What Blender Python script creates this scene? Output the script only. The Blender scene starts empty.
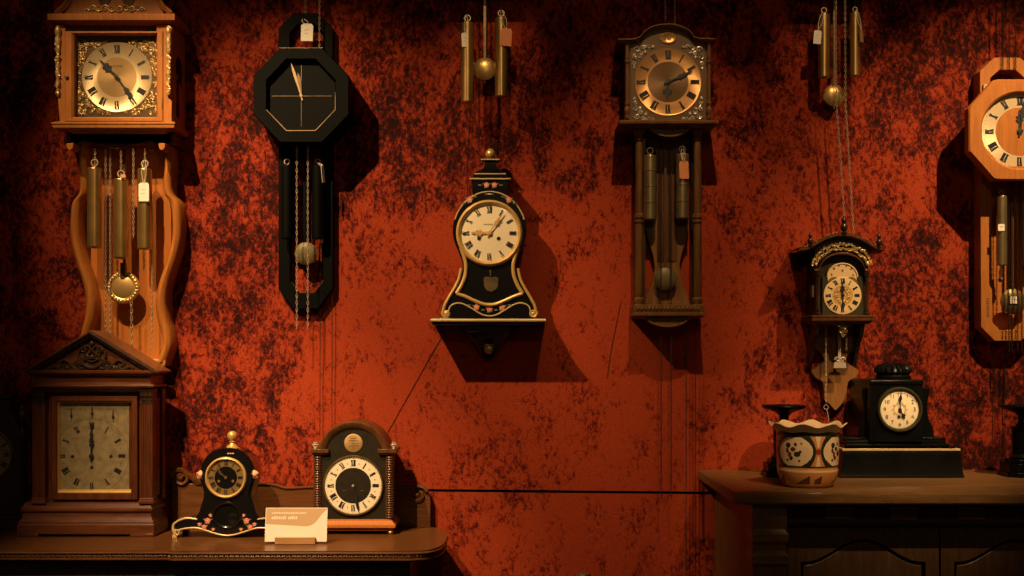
import bpy, math, random
from mathutils import Vector, Matrix
random.seed(7)
PI = math.pi
C = bpy.context.scene.collection

# ------------------------------------------------------------------ camera geometry (metres)
CAM_D, FOC, ZC, HY = 4.0, 1200.0, 1.5, 355.0

class Fr:
    """A vertical plane y = const, measured in the units of the photograph."""
    def __init__(s, y):
        s.y = y
        s.k = (CAM_D + y) / FOC
    def x(s, p): return (p - 512.0) * s.k
    def z(s, p): return ZC + (HY - p) * s.k
    def p(s, a, b): return (s.x(a), s.z(b))
    def pts(s, l): return [s.p(a, b) for a, b in l]

# ------------------------------------------------------------------ materials
def _new(name):
    m = bpy.data.materials.new(name)
    m.use_nodes = True
    nt = m.node_tree
    return m, nt, nt.nodes['Principled BSDF']

def mat(name, col, rough=0.5, metal=0.0, coat=0.0, var=0.0, vscale=30.0, bump=0.0, bscale=200.0, spec=0.5, aniso=0.0, axis='Y'):
    m, nt, b = _new(name)
    b.inputs['Base Color'].default_value = (*col, 1)
    b.inputs['Roughness'].default_value = rough
    b.inputs['Metallic'].default_value = metal
    b.inputs['Specular IOR Level'].default_value = spec
    if coat:
        b.inputs['Coat Weight'].default_value = coat
        b.inputs['Coat Roughness'].default_value = 0.08
    if var or bump:
        tc = nt.nodes.new('ShaderNodeTexCoord')
    if var:
        n = nt.nodes.new('ShaderNodeTexNoise')
        n.inputs['Scale'].default_value = vscale
        n.inputs['Detail'].default_value = 5
        nt.links.new(tc.outputs['Object'], n.inputs['Vector'])
        r = nt.nodes.new('ShaderNodeValToRGB')
        r.color_ramp.elements[0].position = .3
        r.color_ramp.elements[1].position = .7
        r.color_ramp.elements[0].color = (*[c * (1 - var) for c in col], 1)
        r.color_ramp.elements[1].color = (*[min(1, c * (1 + var * .6)) for c in col], 1)
        nt.links.new(n.outputs['Fac'], r.inputs['Fac'])
        nt.links.new(r.outputs['Color'], b.inputs['Base Color'])
    if bump:
        n2 = nt.nodes.new('ShaderNodeTexNoise')
        n2.inputs['Scale'].default_value = bscale
        n2.inputs['Detail'].default_value = 3
        nt.links.new(tc.outputs['Object'], n2.inputs['Vector'])
        bp = nt.nodes.new('ShaderNodeBump')
        bp.inputs['Strength'].default_value = bump
        bp.inputs['Distance'].default_value = 0.002
        nt.links.new(n2.outputs['Fac'], bp.inputs['Height'])
        nt.links.new(bp.outputs['Normal'], b.inputs['Normal'])
    if aniso:
        b.inputs['Anisotropic'].default_value = aniso
        t = nt.nodes.new('ShaderNodeTangent')
        t.direction_type = 'RADIAL'
        t.axis = axis
        nt.links.new(t.outputs['Tangent'], b.inputs['Tangent'])
    return m

def wood(name, c1, c2, rough=0.35, coat=0.0, stretch=(14, 14, 1.6), scale=6.0):
    """Wood with the grain along z (or along x with another stretch)."""
    m, nt, b = _new(name)
    tc = nt.nodes.new('ShaderNodeTexCoord')
    mp = nt.nodes.new('ShaderNodeMapping')
    mp.inputs['Scale'].default_value = stretch
    nt.links.new(tc.outputs['Object'], mp.inputs['Vector'])
    n = nt.nodes.new('ShaderNodeTexNoise')
    n.inputs['Scale'].default_value = scale
    n.inputs['Detail'].default_value = 8
    n.inputs['Roughness'].default_value = .65
    n.inputs['Distortion'].default_value = .6
    nt.links.new(mp.outputs['Vector'], n.inputs['Vector'])
    r = nt.nodes.new('ShaderNodeValToRGB')
    r.color_ramp.elements[0].position = .32
    r.color_ramp.elements[1].position = .68
    r.color_ramp.elements[0].color = (*c1, 1)
    r.color_ramp.elements[1].color = (*c2, 1)
    nt.links.new(n.outputs['Fac'], r.inputs['Fac'])
    nt.links.new(r.outputs['Color'], b.inputs['Base Color'])
    b.inputs['Roughness'].default_value = rough
    b.inputs['Specular IOR Level'].default_value = .25
    if coat:
        b.inputs['Coat Weight'].default_value = coat * .6
        b.inputs['Coat Roughness'].default_value = .15
    bp = nt.nodes.new('ShaderNodeBump')
    bp.inputs['Strength'].default_value = .15
    bp.inputs['Distance'].default_value = .001
    nt.links.new(n.outputs['Fac'], bp.inputs['Height'])
    nt.links.new(bp.outputs['Normal'], b.inputs['Normal'])
    return m

def glass(name):
    m, nt, b = _new(name)
    out = nt.nodes['Material Output']
    nt.nodes.remove(b)
    tr = nt.nodes.new('ShaderNodeBsdfTransparent')
    tr.inputs['Color'].default_value = (.97, .97, .95, 1)
    gl = nt.nodes.new('ShaderNodeBsdfGlossy')
    gl.inputs['Roughness'].default_value = .03
    mx = nt.nodes.new('ShaderNodeMixShader')
    lw = nt.nodes.new('ShaderNodeLayerWeight')
    pw = nt.nodes.new('ShaderNodeMath'); pw.operation = 'POWER'; pw.inputs[1].default_value = 4
    ml = nt.nodes.new('ShaderNodeMath'); ml.operation = 'MULTIPLY_ADD'; ml.inputs[1].default_value = .4; ml.inputs[2].default_value = .025
    nt.links.new(lw.outputs['Facing'], pw.inputs[0])
    nt.links.new(pw.outputs[0], ml.inputs[0])
    nt.links.new(ml.outputs[0], mx.inputs['Fac'])
    nt.links.new(tr.outputs['BSDF'], mx.inputs[1])
    nt.links.new(gl.outputs['BSDF'], mx.inputs[2])
    nt.links.new(mx.outputs['Shader'], out.inputs['Surface'])
    return m

def velvet(name):
    m, nt, b = _new(name)
    L = nt.links.new
    N = nt.nodes.new
    tc = N('ShaderNodeTexCoord')
    def noise(scale, det, rgh, dist, vec=None):
        n = N('ShaderNodeTexNoise')
        n.inputs['Scale'].default_value = scale
        n.inputs['Detail'].default_value = det
        n.inputs['Roughness'].default_value = rgh
        n.inputs['Distortion'].default_value = dist
        L(vec or tc.outputs['Object'], n.inputs['Vector'])
        return n.outputs['Fac']
    def math_(op, a, bb, clamp=False):
        n = N('ShaderNodeMath')
        n.operation = op
        n.use_clamp = clamp
        for i, v in enumerate((a, bb)):
            if isinstance(v, (int, float)): n.inputs[i].default_value = v
            else: L(v, n.inputs[i])
        return n.outputs[0]
    def maprange(v, a0, a1, b0, b1, interp='SMOOTHSTEP'):
        n = N('ShaderNodeMapRange')
        n.interpolation_type = interp
        L(v, n.inputs['Value'])
        for k, q in (('From Min', a0), ('From Max', a1), ('To Min', b0), ('To Max', b1)):
            if isinstance(q, (int, float)): n.inputs[k].default_value = q
            else: L(q, n.inputs[k])
        return n.outputs[0]
    mp = N('ShaderNodeMapping')
    mp.inputs['Rotation'].default_value = (0, math.radians(-38), 0)
    mp.inputs['Scale'].default_value = (1.5, 1.0, 1.0)
    L(tc.outputs['Object'], mp.inputs['Vector'])
    crush = noise(7.5, 5, .62, .5, mp.outputs['Vector'])      # creases run slantwise
    fine = noise(44, 6, .82, .4, mp.outputs['Vector'])
    grain = noise(260, 3, .6, 0)
    broad = noise(1.3, 3, .5, .2)
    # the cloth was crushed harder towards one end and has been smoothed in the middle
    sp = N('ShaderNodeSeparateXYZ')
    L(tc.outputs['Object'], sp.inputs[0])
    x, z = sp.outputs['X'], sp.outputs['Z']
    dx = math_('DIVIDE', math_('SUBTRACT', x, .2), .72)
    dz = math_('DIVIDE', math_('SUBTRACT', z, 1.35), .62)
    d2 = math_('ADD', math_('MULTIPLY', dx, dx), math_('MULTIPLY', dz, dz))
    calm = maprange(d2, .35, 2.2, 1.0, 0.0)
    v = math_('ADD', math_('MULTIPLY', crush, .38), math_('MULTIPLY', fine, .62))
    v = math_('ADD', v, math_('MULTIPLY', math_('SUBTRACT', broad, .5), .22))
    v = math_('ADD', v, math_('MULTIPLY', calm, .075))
    nap = maprange(v, .400, .572, 0, 1)
    r = N('ShaderNodeValToRGB')
    e = r.color_ramp.elements
    e[0].position = 0; e[0].color = (.018, .0017, .0009, 1)
    e[1].position = 1; e[1].color = (.42, .054, .0130, 1)
    q = e.new(.35); q.color = (.085, .0066, .0022, 1)
    q = e.new(.72); q.color = (.25, .0235, .0060, 1)
    L(nap, r.inputs['Fac'])
    gm = N('ShaderNodeMix'); gm.data_type = 'RGBA'; gm.blend_type = 'MULTIPLY'
    gm.inputs[0].default_value = 1
    L(r.outputs['Color'], gm.inputs[6])
    g2 = N('ShaderNodeValToRGB')
    g2.color_ramp.elements[0].position = .3; g2.color_ramp.elements[0].color = (.50, .44, .40, 1)
    g2.color_ramp.elements[1].position = .7; g2.color_ramp.elements[1].color = (1.0, 1.0, 1.0, 1)
    L(grain, g2.inputs['Fac'])
    L(g2.outputs['Color'], gm.inputs[7])
    L(gm.outputs[2], b.inputs['Base Color'])
    b.inputs['Roughness'].default_value = .85
    b.inputs['Specular IOR Level'].default_value = .15
    b.inputs['Sheen Weight'].default_value = .12
    b.inputs['Sheen Roughness'].default_value = .4
    b.inputs['Sheen Tint'].default_value = (1, .25, .08, 1)
    bp = N('ShaderNodeBump')
    bp.inputs['Strength'].default_value = .6
    bp.inputs['Distance'].default_value = .008
    h = math_('ADD', math_('MULTIPLY', v, 1.0), math_('MULTIPLY', grain, .12))
    L(h, bp.inputs['Height'])
    L(bp.outputs['Normal'], b.inputs['Normal'])
    return m

M = {}
M['velvet'] = velvet('crushed red velvet')
M['oak'] = wood('orange oak', (.31, .105, .020), (.45, .162, .032), .42, .05)
M['oak_side'] = wood('orange oak board', (.38, .120, .020), (.47, .155, .027), .48, 0, (22, 22, 1.2))
M['walnut'] = wood('walnut', (.060, .022, .008), (.13, .052, .017), .36, .2)
M['olive_wood'] = wood('stained brown wood', (.085, .036, .009), (.165, .072, .019), .45, 0)
M['mahogany'] = wood('dark mahogany', (.050, .014, .006), (.115, .034, .012), .3, .35)
M['mahogany_h'] = wood('dark mahogany laid across', (.055, .016, .006), (.12, .036, .012), .28, .35, (1.6, 14, 14))
M['side_top'] = wood('brown sideboard top', (.080, .029, .009), (.155, .060, .018), .32, .2, (1.6, 14, 14))
M['carved'] = wood('black brown carving wood', (.020, .011, .006), (.042, .023, .012), .22, .6)
M['darkwood'] = wood('dark brown wood', (.022, .011, .006), (.050, .024, .011), .34, .25)
M['cabinet'] = wood('cabinet oak', (.080, .038, .012), (.15, .073, .023), .42, .15)
M['cabinet_shade'] = wood('cabinet oak in shade', (.042, .020, .007), (.080, .039, .013), .45, .1)  # darker copy of the cabinet oak, shade under the top painted in
M['cabinet_h'] = wood('cabinet oak laid across', (.10, .050, .016), (.20, .100, .034), .38, .2, (1.6, 14, 14))
M['ribbed'] = wood('reddish roof boards', (.10, .034, .012), (.19, .07, .024), .3, .3, (1.6, 14, 14))
M['lacquer'] = mat('black lacquer', (.006, .005, .005), .16, 0, .6)
M['black_paint'] = mat('greenish black paint', (.0013, .0016, .0009), .6, 0, 0, spec=.07)
M['black_face'] = mat('black clock face', (.0025, .0028, .0016), .6, spec=.08)
M['marble'] = mat('black marble', (.0035, .0036, .0030), .30, 0, 0, spec=.16, var=.5, vscale=14)
M['brass'] = mat('brass', (.60, .39, .13), .34, .65, var=.18, vscale=20)
M['brass_weight'] = mat('aged brass tube', (.58, .36, .12), .30, .9, var=.2, vscale=16)
M['brass_dark'] = mat('tarnished brass', (.19, .13, .055), .42, .7, var=.3, vscale=40)
M['gold'] = mat('gilt', (.80, .46, .13), .3, .5)
M['gilt_trim'] = mat('gilt moulding', (.68, .43, .14), .36, .35)
M['gold_line'] = mat('cream gold line', (.62, .44, .20), .4, .25)
M['dial_cream'] = mat('cream enamel', (.82, .70, .46), .35, 0, .3)
M['dial_ivory'] = mat('ivory chapter ring', (.80, .70, .50), .4)
M['dial_brass'] = mat('brushed brass dial', (.80, .61, .35), .40, .45, aniso=.7)
M['dial_gold_centre'] = mat('brushed gold centre', (.46, .29, .12), .45, .4, aniso=.5)
M['dial_copper'] = mat('brushed copper gold ring', (.70, .36, .12), .36, .6, aniso=.8)
M['dial_copper_in'] = mat('dull copper centre', (.15, .078, .027), .5, .5, aniso=.6)
M['dial_grey'] = mat('silvered dial', (.26, .20, .11), .5, .15, var=.3, vscale=45)
M['spandrel_ground'] = mat('dark brass ground', (.095, .052, .017), .5, .3)
M['console_wood'] = wood('brown console wood', (.14, .058, .016), (.23, .10, .028), .45, 0)
M['ink'] = mat('black ink', (.008, .007, .006), .5)
M['ink_brown'] = mat('faded brown print', (.09, .045, .018), .6)
M['steel'] = mat('steel chain', (.52, .40, .26), .36, .35)
M['chain_dark'] = mat('dark chain', (.075, .055, .035), .4, .8)
M['white_tag'] = mat('white card', (.82, .76, .62), .7)
M['orange_tag'] = mat('orange card', (.66, .22, .07), .7)
M['pink_tag'] = mat('pink card', (.72, .30, .16), .7)
M['tan_tag'] = mat('brown card', (.30, .16, .07), .7)
M['beige'] = mat('beige print', (.56, .37, .20), .7)
M['string'] = mat('white string', (.75, .66, .5), .8)
M['light_wood'] = wood('pale wood block', (.36, .18, .07), (.46, .25, .10), .5, 0, (1.6, 14, 14))
M['pink'] = mat('rose paint', (.62, .20, .12), .5)
M['peach'] = mat('peach paint', (.80, .42, .22), .5)
M['leaf'] = mat('green paint', (.10, .12, .04), .5)
M['olive'] = mat('olive green panel', (.032, .029, .012), .6, spec=.2)
M['bob_dim'] = mat('dull olive brass', (.13, .095, .035), .5, .2, var=.3, vscale=40)
M['dial_straw'] = mat('straw gold painted ring', (.80, .56, .26), .4, .1)
M['moss'] = mat('dark olive fabric face', (.020, .015, .007), .75, var=.25, vscale=60, spec=.15)
M['dial_dark_gold'] = mat('darkened gilt ring', (.24, .15, .05), .45, .4)
M['filigree'] = mat('gilded filigree', (.50, .32, .12), .42, .5)
M['pewter'] = mat('grey brass weight', (.34, .26, .13), .36, .8, var=.2, vscale=20)
M['silver'] = mat('silvered metal', (.50, .42, .32), .35, .45)
M['glaze'] = mat('cream glaze', (.70, .50, .28), .22, 0, .3, var=.12, vscale=30)
M['glaze_green'] = mat('dark green glaze', (.020, .024, .013), .2, 0, .3)
M['glaze_orange'] = mat('orange glaze', (.50, .21, .055), .22, 0, .3)
M['glaze_red'] = mat('red brown glaze', (.22, .035, .013), .22, 0, .3)
M['glaze_brown'] = mat('brown glaze', (.085, .030, .012), .22, 0, .3)
M['plaster'] = mat('painted room surface', (.16, .12, .09), .9)
M['floor'] = wood('brown floor boards', (.05, .022, .010), (.09, .040, .018), .5, 0, (1.6, 14, 14))
M['glass'] = glass('clear pane')
M['seam'] = mat('dark seam', (.004, .001, .001), .95, spec=.1)

# ------------------------------------------------------------------ mesh builder (world coordinates)
def smooth_curve(pts, n=6, closed=False):
    """Catmull-Rom through points of any dimension."""
    out = []
    N = len(pts)
    rng = range(N if closed else N - 1)
    for i in rng:
        if closed:
            p0, p1, p2, p3 = pts[(i - 1) % N], pts[i], pts[(i + 1) % N], pts[(i + 2) % N]
        else:
            p0, p1, p2, p3 = pts[max(i - 1, 0)], pts[i], pts[i + 1], pts[min(i + 2, N - 1)]
        for j in range(n):
            t = j / n
            out.append(tuple(.5 * ((2 * b) + (-a + c) * t + (2 * a - 5 * b + 4 * c - d) * t * t + (-a + 3 * b - 3 * c + d) * t ** 3)
                             for a, b, c, d in zip(p0, p1, p2, p3)))
    if not closed:
        out.append(tuple(pts[-1]))
    return out

def arc(cx, cz, rx, rz, a0, a1, n=24):
    return [(cx + rx * math.cos(math.radians(a0 + (a1 - a0) * i / n)), cz + rz * math.sin(math.radians(a0 + (a1 - a0) * i / n))) for i in range(n + 1)]

class MB:
    def __init__(s):
        s.v, s.f, s.m, s.mi = [], [], [], 0
    def mat(s, i):
        s.mi = i
        return s
    def add(s, vs, fs):
        b = len(s.v)
        s.v += [tuple(v) for v in vs]
        for f in fs:
            s.f.append(tuple(b + i for i in f))
            s.m.append(s.mi)
        return s
    def box(s, x0, x1, y0, y1, z0, z1):
        x0, x1 = sorted((x0, x1)); y0, y1 = sorted((y0, y1)); z0, z1 = sorted((z0, z1))
        return s.add([(x0, y0, z0), (x1, y0, z0), (x1, y1, z0), (x0, y1, z0), (x0, y0, z1), (x1, y0, z1), (x1, y1, z1), (x0, y1, z1)],
                     [(0, 3, 2, 1), (4, 5, 6, 7), (0, 1, 5, 4), (1, 2, 6, 5), (2, 3, 7, 6), (3, 0, 4, 7)])
    def pbox(s, fr, a0, a1, b0, b1, y0, y1):
        return s.box(fr.x(a0), fr.x(a1), y0, y1, fr.z(b0), fr.z(b1))
    def prism(s, poly, y0, y1):
        n = len(poly)
        vs = [(x, y0, z) for x, z in poly] + [(x, y1, z) for x, z in poly]
        return s.add(vs, [tuple(range(n)), tuple(range(2 * n - 1, n - 1, -1))] + [(i, n + i, n + (i + 1) % n, (i + 1) % n) for i in range(n)])
    def plan(s, poly, z0, z1):
        n = len(poly)
        vs = [(x, y, z0) for x, y in poly] + [(x, y, z1) for x, y in poly]
        return s.add(vs, [tuple(range(n)), tuple(range(2 * n - 1, n - 1, -1))] + [(i, n + i, n + (i + 1) % n, (i + 1) % n) for i in range(n)])
    def ring(s, outer, inner, y0, y1, closed=True):
        n = len(outer)
        vs = [(x, y0, z) for x, z in outer] + [(x, y0, z) for x, z in inner] + [(x, y1, z) for x, z in outer] + [(x, y1, z) for x, z in inner]
        fs = []
        for i in range(n if closed else n - 1):
            j = (i + 1) % n
            fs += [(i, j, n + j, n + i), (2 * n + i, 3 * n + i, 3 * n + j, 2 * n + j), (i, 2 * n + i, 2 * n + j, j), (n + i, n + j, 3 * n + j, 3 * n + i)]
        if not closed:
            fs += [(0, n, 3 * n, 2 * n), (n - 1, 3 * n - 1, 4 * n - 1, 2 * n - 1)]
        return s.add(vs, fs)
    def bevel_ring(s, rings, closed=True):
        """rings: list of (outline, y): a moulded frame lofted through outlines of one count."""
        n = len(rings[0][0])
        vs, fs = [], []
        for o, y in rings:
            vs += [(x, y, z) for x, z in o]
        for k in range(len(rings) - 1):
            for i in range(n if closed else n - 1):
                j = (i + 1) % n
                fs.append((k * n + i, k * n + j, (k + 1) * n + j, (k + 1) * n + i))
        return s.add(vs, fs)
    def rectring(s, x0, x1, z0, z1, w, y0, y1):
        o = [(x0, z0), (x1, z0), (x1, z1), (x0, z1)]
        i = [(x0 + w, z0 + w), (x1 - w, z0 + w), (x1 - w, z1 - w), (x0 + w, z1 - w)]
        return s.ring(o, i, y0, y1)
    def stack(s, x0, x1, yf, yb, prof):
        """Moulding that overhangs at the front and both ends: prof = [(overhang, z) ...]."""
        vs, fs = [], []
        for o, z in prof:
            vs += [(x0 - o, yf - o, z), (x1 + o, yf - o, z), (x1 + o, yb, z), (x0 - o, yb, z)]
        for k in range(len(prof) - 1):
            for i in range(4):
                j = (i + 1) % 4
                fs.append((4 * k + i, 4 * k + j, 4 * k + 4 + j, 4 * k + 4 + i))
        e = 4 * (len(prof) - 1)
        fs += [(3, 2, 1, 0), (e, e + 1, e + 2, e + 3)]
        return s.add(vs, fs)
    def lathe(s, prof, c, axis='z', n=24, a0=0, a1=360, sx=1.0):
        """prof = [(radius, along)]; closed at the ends."""
        full = abs(a1 - a0) >= 360
        k = n if full else n + 1
        vs, fs = [], []
        for r, t in prof:
            for i in range(k):
                a = math.radians(a0 + (a1 - a0) * i / n)
                u, w = r * math.cos(a) * sx, r * math.sin(a)
                if axis == 'z': vs.append((c[0] + u, c[1] + w, c[2] + t))
                elif axis == 'y': vs.append((c[0] + u, c[1] + t, c[2] + w))
                else: vs.append((c[0] + t, c[1] + u, c[2] + w))
        for q in range(len(prof) - 1):
            for i in range(n):
                j = (i + 1) % k if full else i + 1
                fs.append((q * k + i, q * k + j, (q + 1) * k + j, (q + 1) * k + i))
        if full and axis != 'y':
            if prof[0][0] > 1e-6: fs.append(tuple(range(k - 1, -1, -1)))
            if prof[-1][0] > 1e-6: fs.append(tuple(range((len(prof) - 1) * k, len(prof) * k)))
        return s.add(vs, fs)
    def tube(s, pts, r, n=6, closed=False, flat=1.0):
        """A round bar along 3-D points; r a number or one radius per point; flat squashes it along y."""
        P = [Vector(p) for p in pts]
        N = len(P)
        R = r if isinstance(r, (list, tuple)) else [r] * N
        vs, fs = [], []
        for i, p in enumerate(P):
            if closed: t = P[(i + 1) % N] - P[(i - 1) % N]
            else: t = P[min(i + 1, N - 1)] - P[max(i - 1, 0)]
            if t.length < 1e-9: t = Vector((0, 0, 1))
            t.normalize()
            up = Vector((0, 1, 0)) if abs(t.y) < .9 else Vector((1, 0, 0))
            a = t.cross(up).normalized()
            b = a.cross(t).normalized()
            for k in range(n):
                w = 2 * PI * k / n
                vs.append(p + a * (R[i] * math.cos(w)) + b * (R[i] * flat * math.sin(w)))
        for i in range(N if closed else N - 1):
            j = (i + 1) % N
            for k in range(n):
                l = (k + 1) % n
                fs.append((i * n + k, i * n + l, j * n + l, j * n + k))
        if not closed:
            fs += [tuple(range(n - 1, -1, -1)), tuple(range((N - 1) * n, N * n))]
        return s.add(vs, fs)
    def ball(s, c, r, sc=(1, 1, 1), n=12, m=8):
        vs, fs = [(c[0], c[1], c[2] - r * sc[2])], []
        for i in range(1, m):
            a = -PI / 2 + PI * i / m
            for k in range(n):
                w = 2 * PI * k / n
                vs.append((c[0] + r * sc[0] * math.cos(a) * math.cos(w), c[1] + r * sc[1] * math.cos(a) * math.sin(w), c[2] + r * sc[2] * math.sin(a)))
        vs.append((c[0], c[1], c[2] + r * sc[2]))
        for k in range(n):
            fs.append((0, 1 + (k + 1) % n, 1 + k))
            e = 1 + (m - 2) * n
            fs.append((len(vs) - 1, e + k, e + (k + 1) % n))
        for i in range(m - 2):
            for k in range(n):
                l = (k + 1) % n
                fs.append((1 + i * n + k, 1 + i * n + l, 1 + (i + 1) * n + l, 1 + (i + 1) * n + k))
        return s.add(vs, fs)
    def disc(s, cx, cz, r, y, n=64, rz=None):
        rz = rz or r
        return s.add([(cx + r * math.cos(2 * PI * i / n), y, cz + rz * math.sin(2 * PI * i / n)) for i in range(n)], [tuple(range(n))])
    def ann(s, cx, cz, r0, r1, y, n=64):
        vs = [(cx + r * math.cos(2 * PI * i / n), y, cz + r * math.sin(2 * PI * i / n)) for r in (r0, r1) for i in range(n)]
        return s.add(vs, [(i, (i + 1) % n, n + (i + 1) % n, n + i) for i in range(n)])
    def poly(s, pts, y):
        return s.add([(x, y, z) for x, z in pts], [tuple(range(len(pts)))])
    def chain(s, pts, pitch=.0075, w=.0022, wire=.0006, n=8):
        pitch, w, wire = pitch * 1.42, w * 1.4, wire * 1.6
        """Oval links strung along a polyline, every other link turned a quarter."""
        P = [Vector(p) for p in pts]
        L, odd = 0.0, 0
        seg = []
        for a, b in zip(P, P[1:]):
            seg.append((a, b, (b - a).length))
        total = sum(q[2] for q in seg)
        d = 0.0
        while d < total:
            acc = 0.0
            for a, b, l in seg:
                if d <= acc + l: break
                acc += l
            t = (b - a).normalized()
            c = a + t * (d - acc)
            up = Vector((0, 1, 0))
            sd = t.cross(up).normalized() if odd else up - t * up.dot(t)
            sd.normalize()
            pts_ = [c + t * (pitch * .68 * math.cos(2 * PI * i / n)) + sd * (w * math.sin(2 * PI * i / n)) for i in range(n)]
            nrm = t.cross(sd)
            vs, fs = [], []
            for i in range(n):
                ta = (pts_[(i + 1) % n] - pts_[i - 1]).normalized()
                o = ta.cross(nrm)
                for k in range(4):
                    an = PI / 2 * k
                    vs.append(pts_[i] + o * (wire * math.cos(an)) + nrm * (wire * math.sin(an)))
            for i in range(n):
                j = (i + 1) % n
                for k in range(4):
                    q = (k + 1) % 4
                    fs.append((i * 4 + k, i * 4 + q, j * 4 + q, j * 4 + k))
            s.add(vs, fs)
            d += pitch
            odd ^= 1
        return s
    def spiral(s, cx, cz, y, r0, r1, a0, turns, rad, n=18, taper=.45, flip=1, depth=0.0):
        pts, rr = [], []
        for i in range(n + 1):
            t = i / n
            a = math.radians(a0) + flip * turns * 2 * PI * t
            r = r0 + (r1 - r0) * t
            pts.append((cx + r * math.cos(a), y - depth * t, cz + r * math.sin(a)))
            rr.append(rad * (1 - (1 - taper) * t))
        return s.tube(pts, rr, 5)
    def mesh(s, me, f):
        vs = [f(v.co) for v in me.vertices]
        return s.add(vs, [tuple(p.vertices) for p in me.polygons])

# ------------------------------------------------------------------ things and parts
class Thing:
    def __init__(s, name, label, cat, loc, group=None):
        o = bpy.data.objects.new(name, None)
        C.objects.link(o)
        o.empty_display_size = .05
        o.location = loc
        o['label'] = label
        o['category'] = cat
        if group: o['group'] = group
        s.o, s.loc = o, Vector(loc)
    def part(s, name, mb, mats, parent=None, bevel=0.0, label=None, angle=38, seg=2):
        ob = make(name, mb, mats, s.loc, bevel, angle, seg)
        ob.parent = parent or s.o
        if label: ob['label'] = label
        return ob

def make(name, mb, mats, org=(0, 0, 0), bevel=0.0, angle=38, seg=2):
    me = bpy.data.meshes.new(name)
    ox, oy, oz = org
    me.from_pydata([(x - ox, y - oy, z - oz) for x, y, z in mb.v], [], mb.f)
    for mm in (mats if isinstance(mats, (list, tuple)) else [mats]):
        me.materials.append(M[mm])
    import bmesh
    bm = bmesh.new()
    bm.from_mesh(me)
    for f, i in zip(bm.faces, mb.m): f.material_index = i
    bmesh.ops.remove_doubles(bm, verts=bm.verts, dist=1e-7)
    bmesh.ops.recalc_face_normals(bm, faces=bm.faces)
    for f in bm.faces: f.smooth = True
    bm.to_mesh(me)
    bm.free()
    me.set_sharp_from_angle(angle=math.radians(angle))
    ob = bpy.data.objects.new(name, me)
    C.objects.link(ob)
    if bevel:
        b = ob.modifiers.new('edge', 'BEVEL')
        b.width = bevel
        b.segments = seg
        b.limit_method = 'ANGLE'
        b.angle_limit = math.radians(35)
    return ob

def single(name, mb, mats, label, cat, loc, group=None, bevel=0.0, angle=38):
    """A thing that is one mesh."""
    ob = make(name, mb, mats, loc, bevel, angle)
    ob.location = loc
    ob['label'] = label
    ob['category'] = cat
    if group: ob['group'] = group
    return ob

def struct(name, mb, mats):
    ob = make(name, mb, mats)
    ob['kind'] = 'structure'
    return ob

# ------------------------------------------------------------------ lettering
ROMAN = ['XII', 'I', 'II', 'III', 'IV', 'V', 'VI', 'VII', 'VIII', 'IX', 'X', 'XI']
ROMAN4 = ['XII', 'I', 'II', 'III', 'IIII', 'V', 'VI', 'VII', 'VIII', 'IX', 'X', 'XI']
_GW = {'I': .26, 'V': .62, 'X': .62}

def glyph_quads(txt, h, thick=.13, squeeze=1.0):
    """Roman numerals as quads in (u, v), centred in u, v from 0 to h."""
    th = thick * h
    W = sum(_GW[c] for c in txt) * h * squeeze
    u = -W / 2
    out = []
    for c in txt:
        w = _GW[c] * h * squeeze
        m = u + w / 2
        e = w / 2 - th * .35
        if c == 'I':
            out.append([(m - th / 2, 0), (m + th / 2, 0), (m + th / 2, h), (m - th / 2, h)])
        elif c == 'V':
            out.append([(m - th * .5, 0), (m + th * .5, 0), (m - e + th * .6, h), (m - e - th * .5, h)])
            out.append([(m - th * .2, 0), (m + th * .2, 0), (m + e + th * .2, h), (m + e - th * .2, h)])
        else:
            out.append([(m + e - th * .55, 0), (m + e + th * .5, 0), (m - e + th * .55, h), (m - e - th * .5, h)])
            out.append([(m - e - th * .2, 0), (m - e + th * .2, 0), (m + e + th * .2, h), (m + e - th * .2, h)])
        u += w
    s = th * .28                      # thin serif bars
    out.append([(-W / 2, 0), (W / 2, 0), (W / 2, s), (-W / 2, s)])
    out.append([(-W / 2, h - s), (W / 2, h - s), (W / 2, h), (-W / 2, h)])
    return out

def numerals(mb, cx, cz, y, r, h, texts=ROMAN, thick=.13, squeeze=1.0):
    """Radial roman numerals, feet towards the centre; r is the radius of the feet."""
    for k, t in enumerate(texts):
        if not t: continue
        a = math.radians(30 * k)
        ca, sa = math.cos(a), math.sin(a)
        for q in glyph_quads(t, h, thick, squeeze):
            mb.poly([(cx + u * ca + (r + v) * sa, cz - u * sa + (r + v) * ca) for u, v in q], y)

def minute_marks(mb, cx, cz, y, r0, r1, w, five=1.8):
    for k in range(60):
        a = 2 * PI * k / 60
        ca, sa = math.cos(a), math.sin(a)
        ww = w * (five if k % 5 == 0 else 1)
        mb.poly([(cx + u * ca + v * sa, cz - u * sa + v * ca) for u, v in ((-ww, r0), (ww, r0), (ww, r1), (-ww, r1))], y)

_glyphs = {}
def text_mesh(txt):
    if txt not in _glyphs:
        cu = bpy.data.curves.new('letters', 'FONT')
        cu.body = txt
        cu.align_x = 'CENTER'
        cu.align_y = 'CENTER'
        cu.size = 1.0
        ob = bpy.data.objects.new('letters', cu)
        me = bpy.data.meshes.new_from_object(ob)
        bpy.data.objects.remove(ob)
        _glyphs[txt] = me
    return _glyphs[txt]

def text(mb, txt, cx, cz, y, h, sx=1.0):
    mb.mesh(text_mesh(txt), lambda c: (cx + c.x * h * sx, y, cz + c.y * h))

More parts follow.
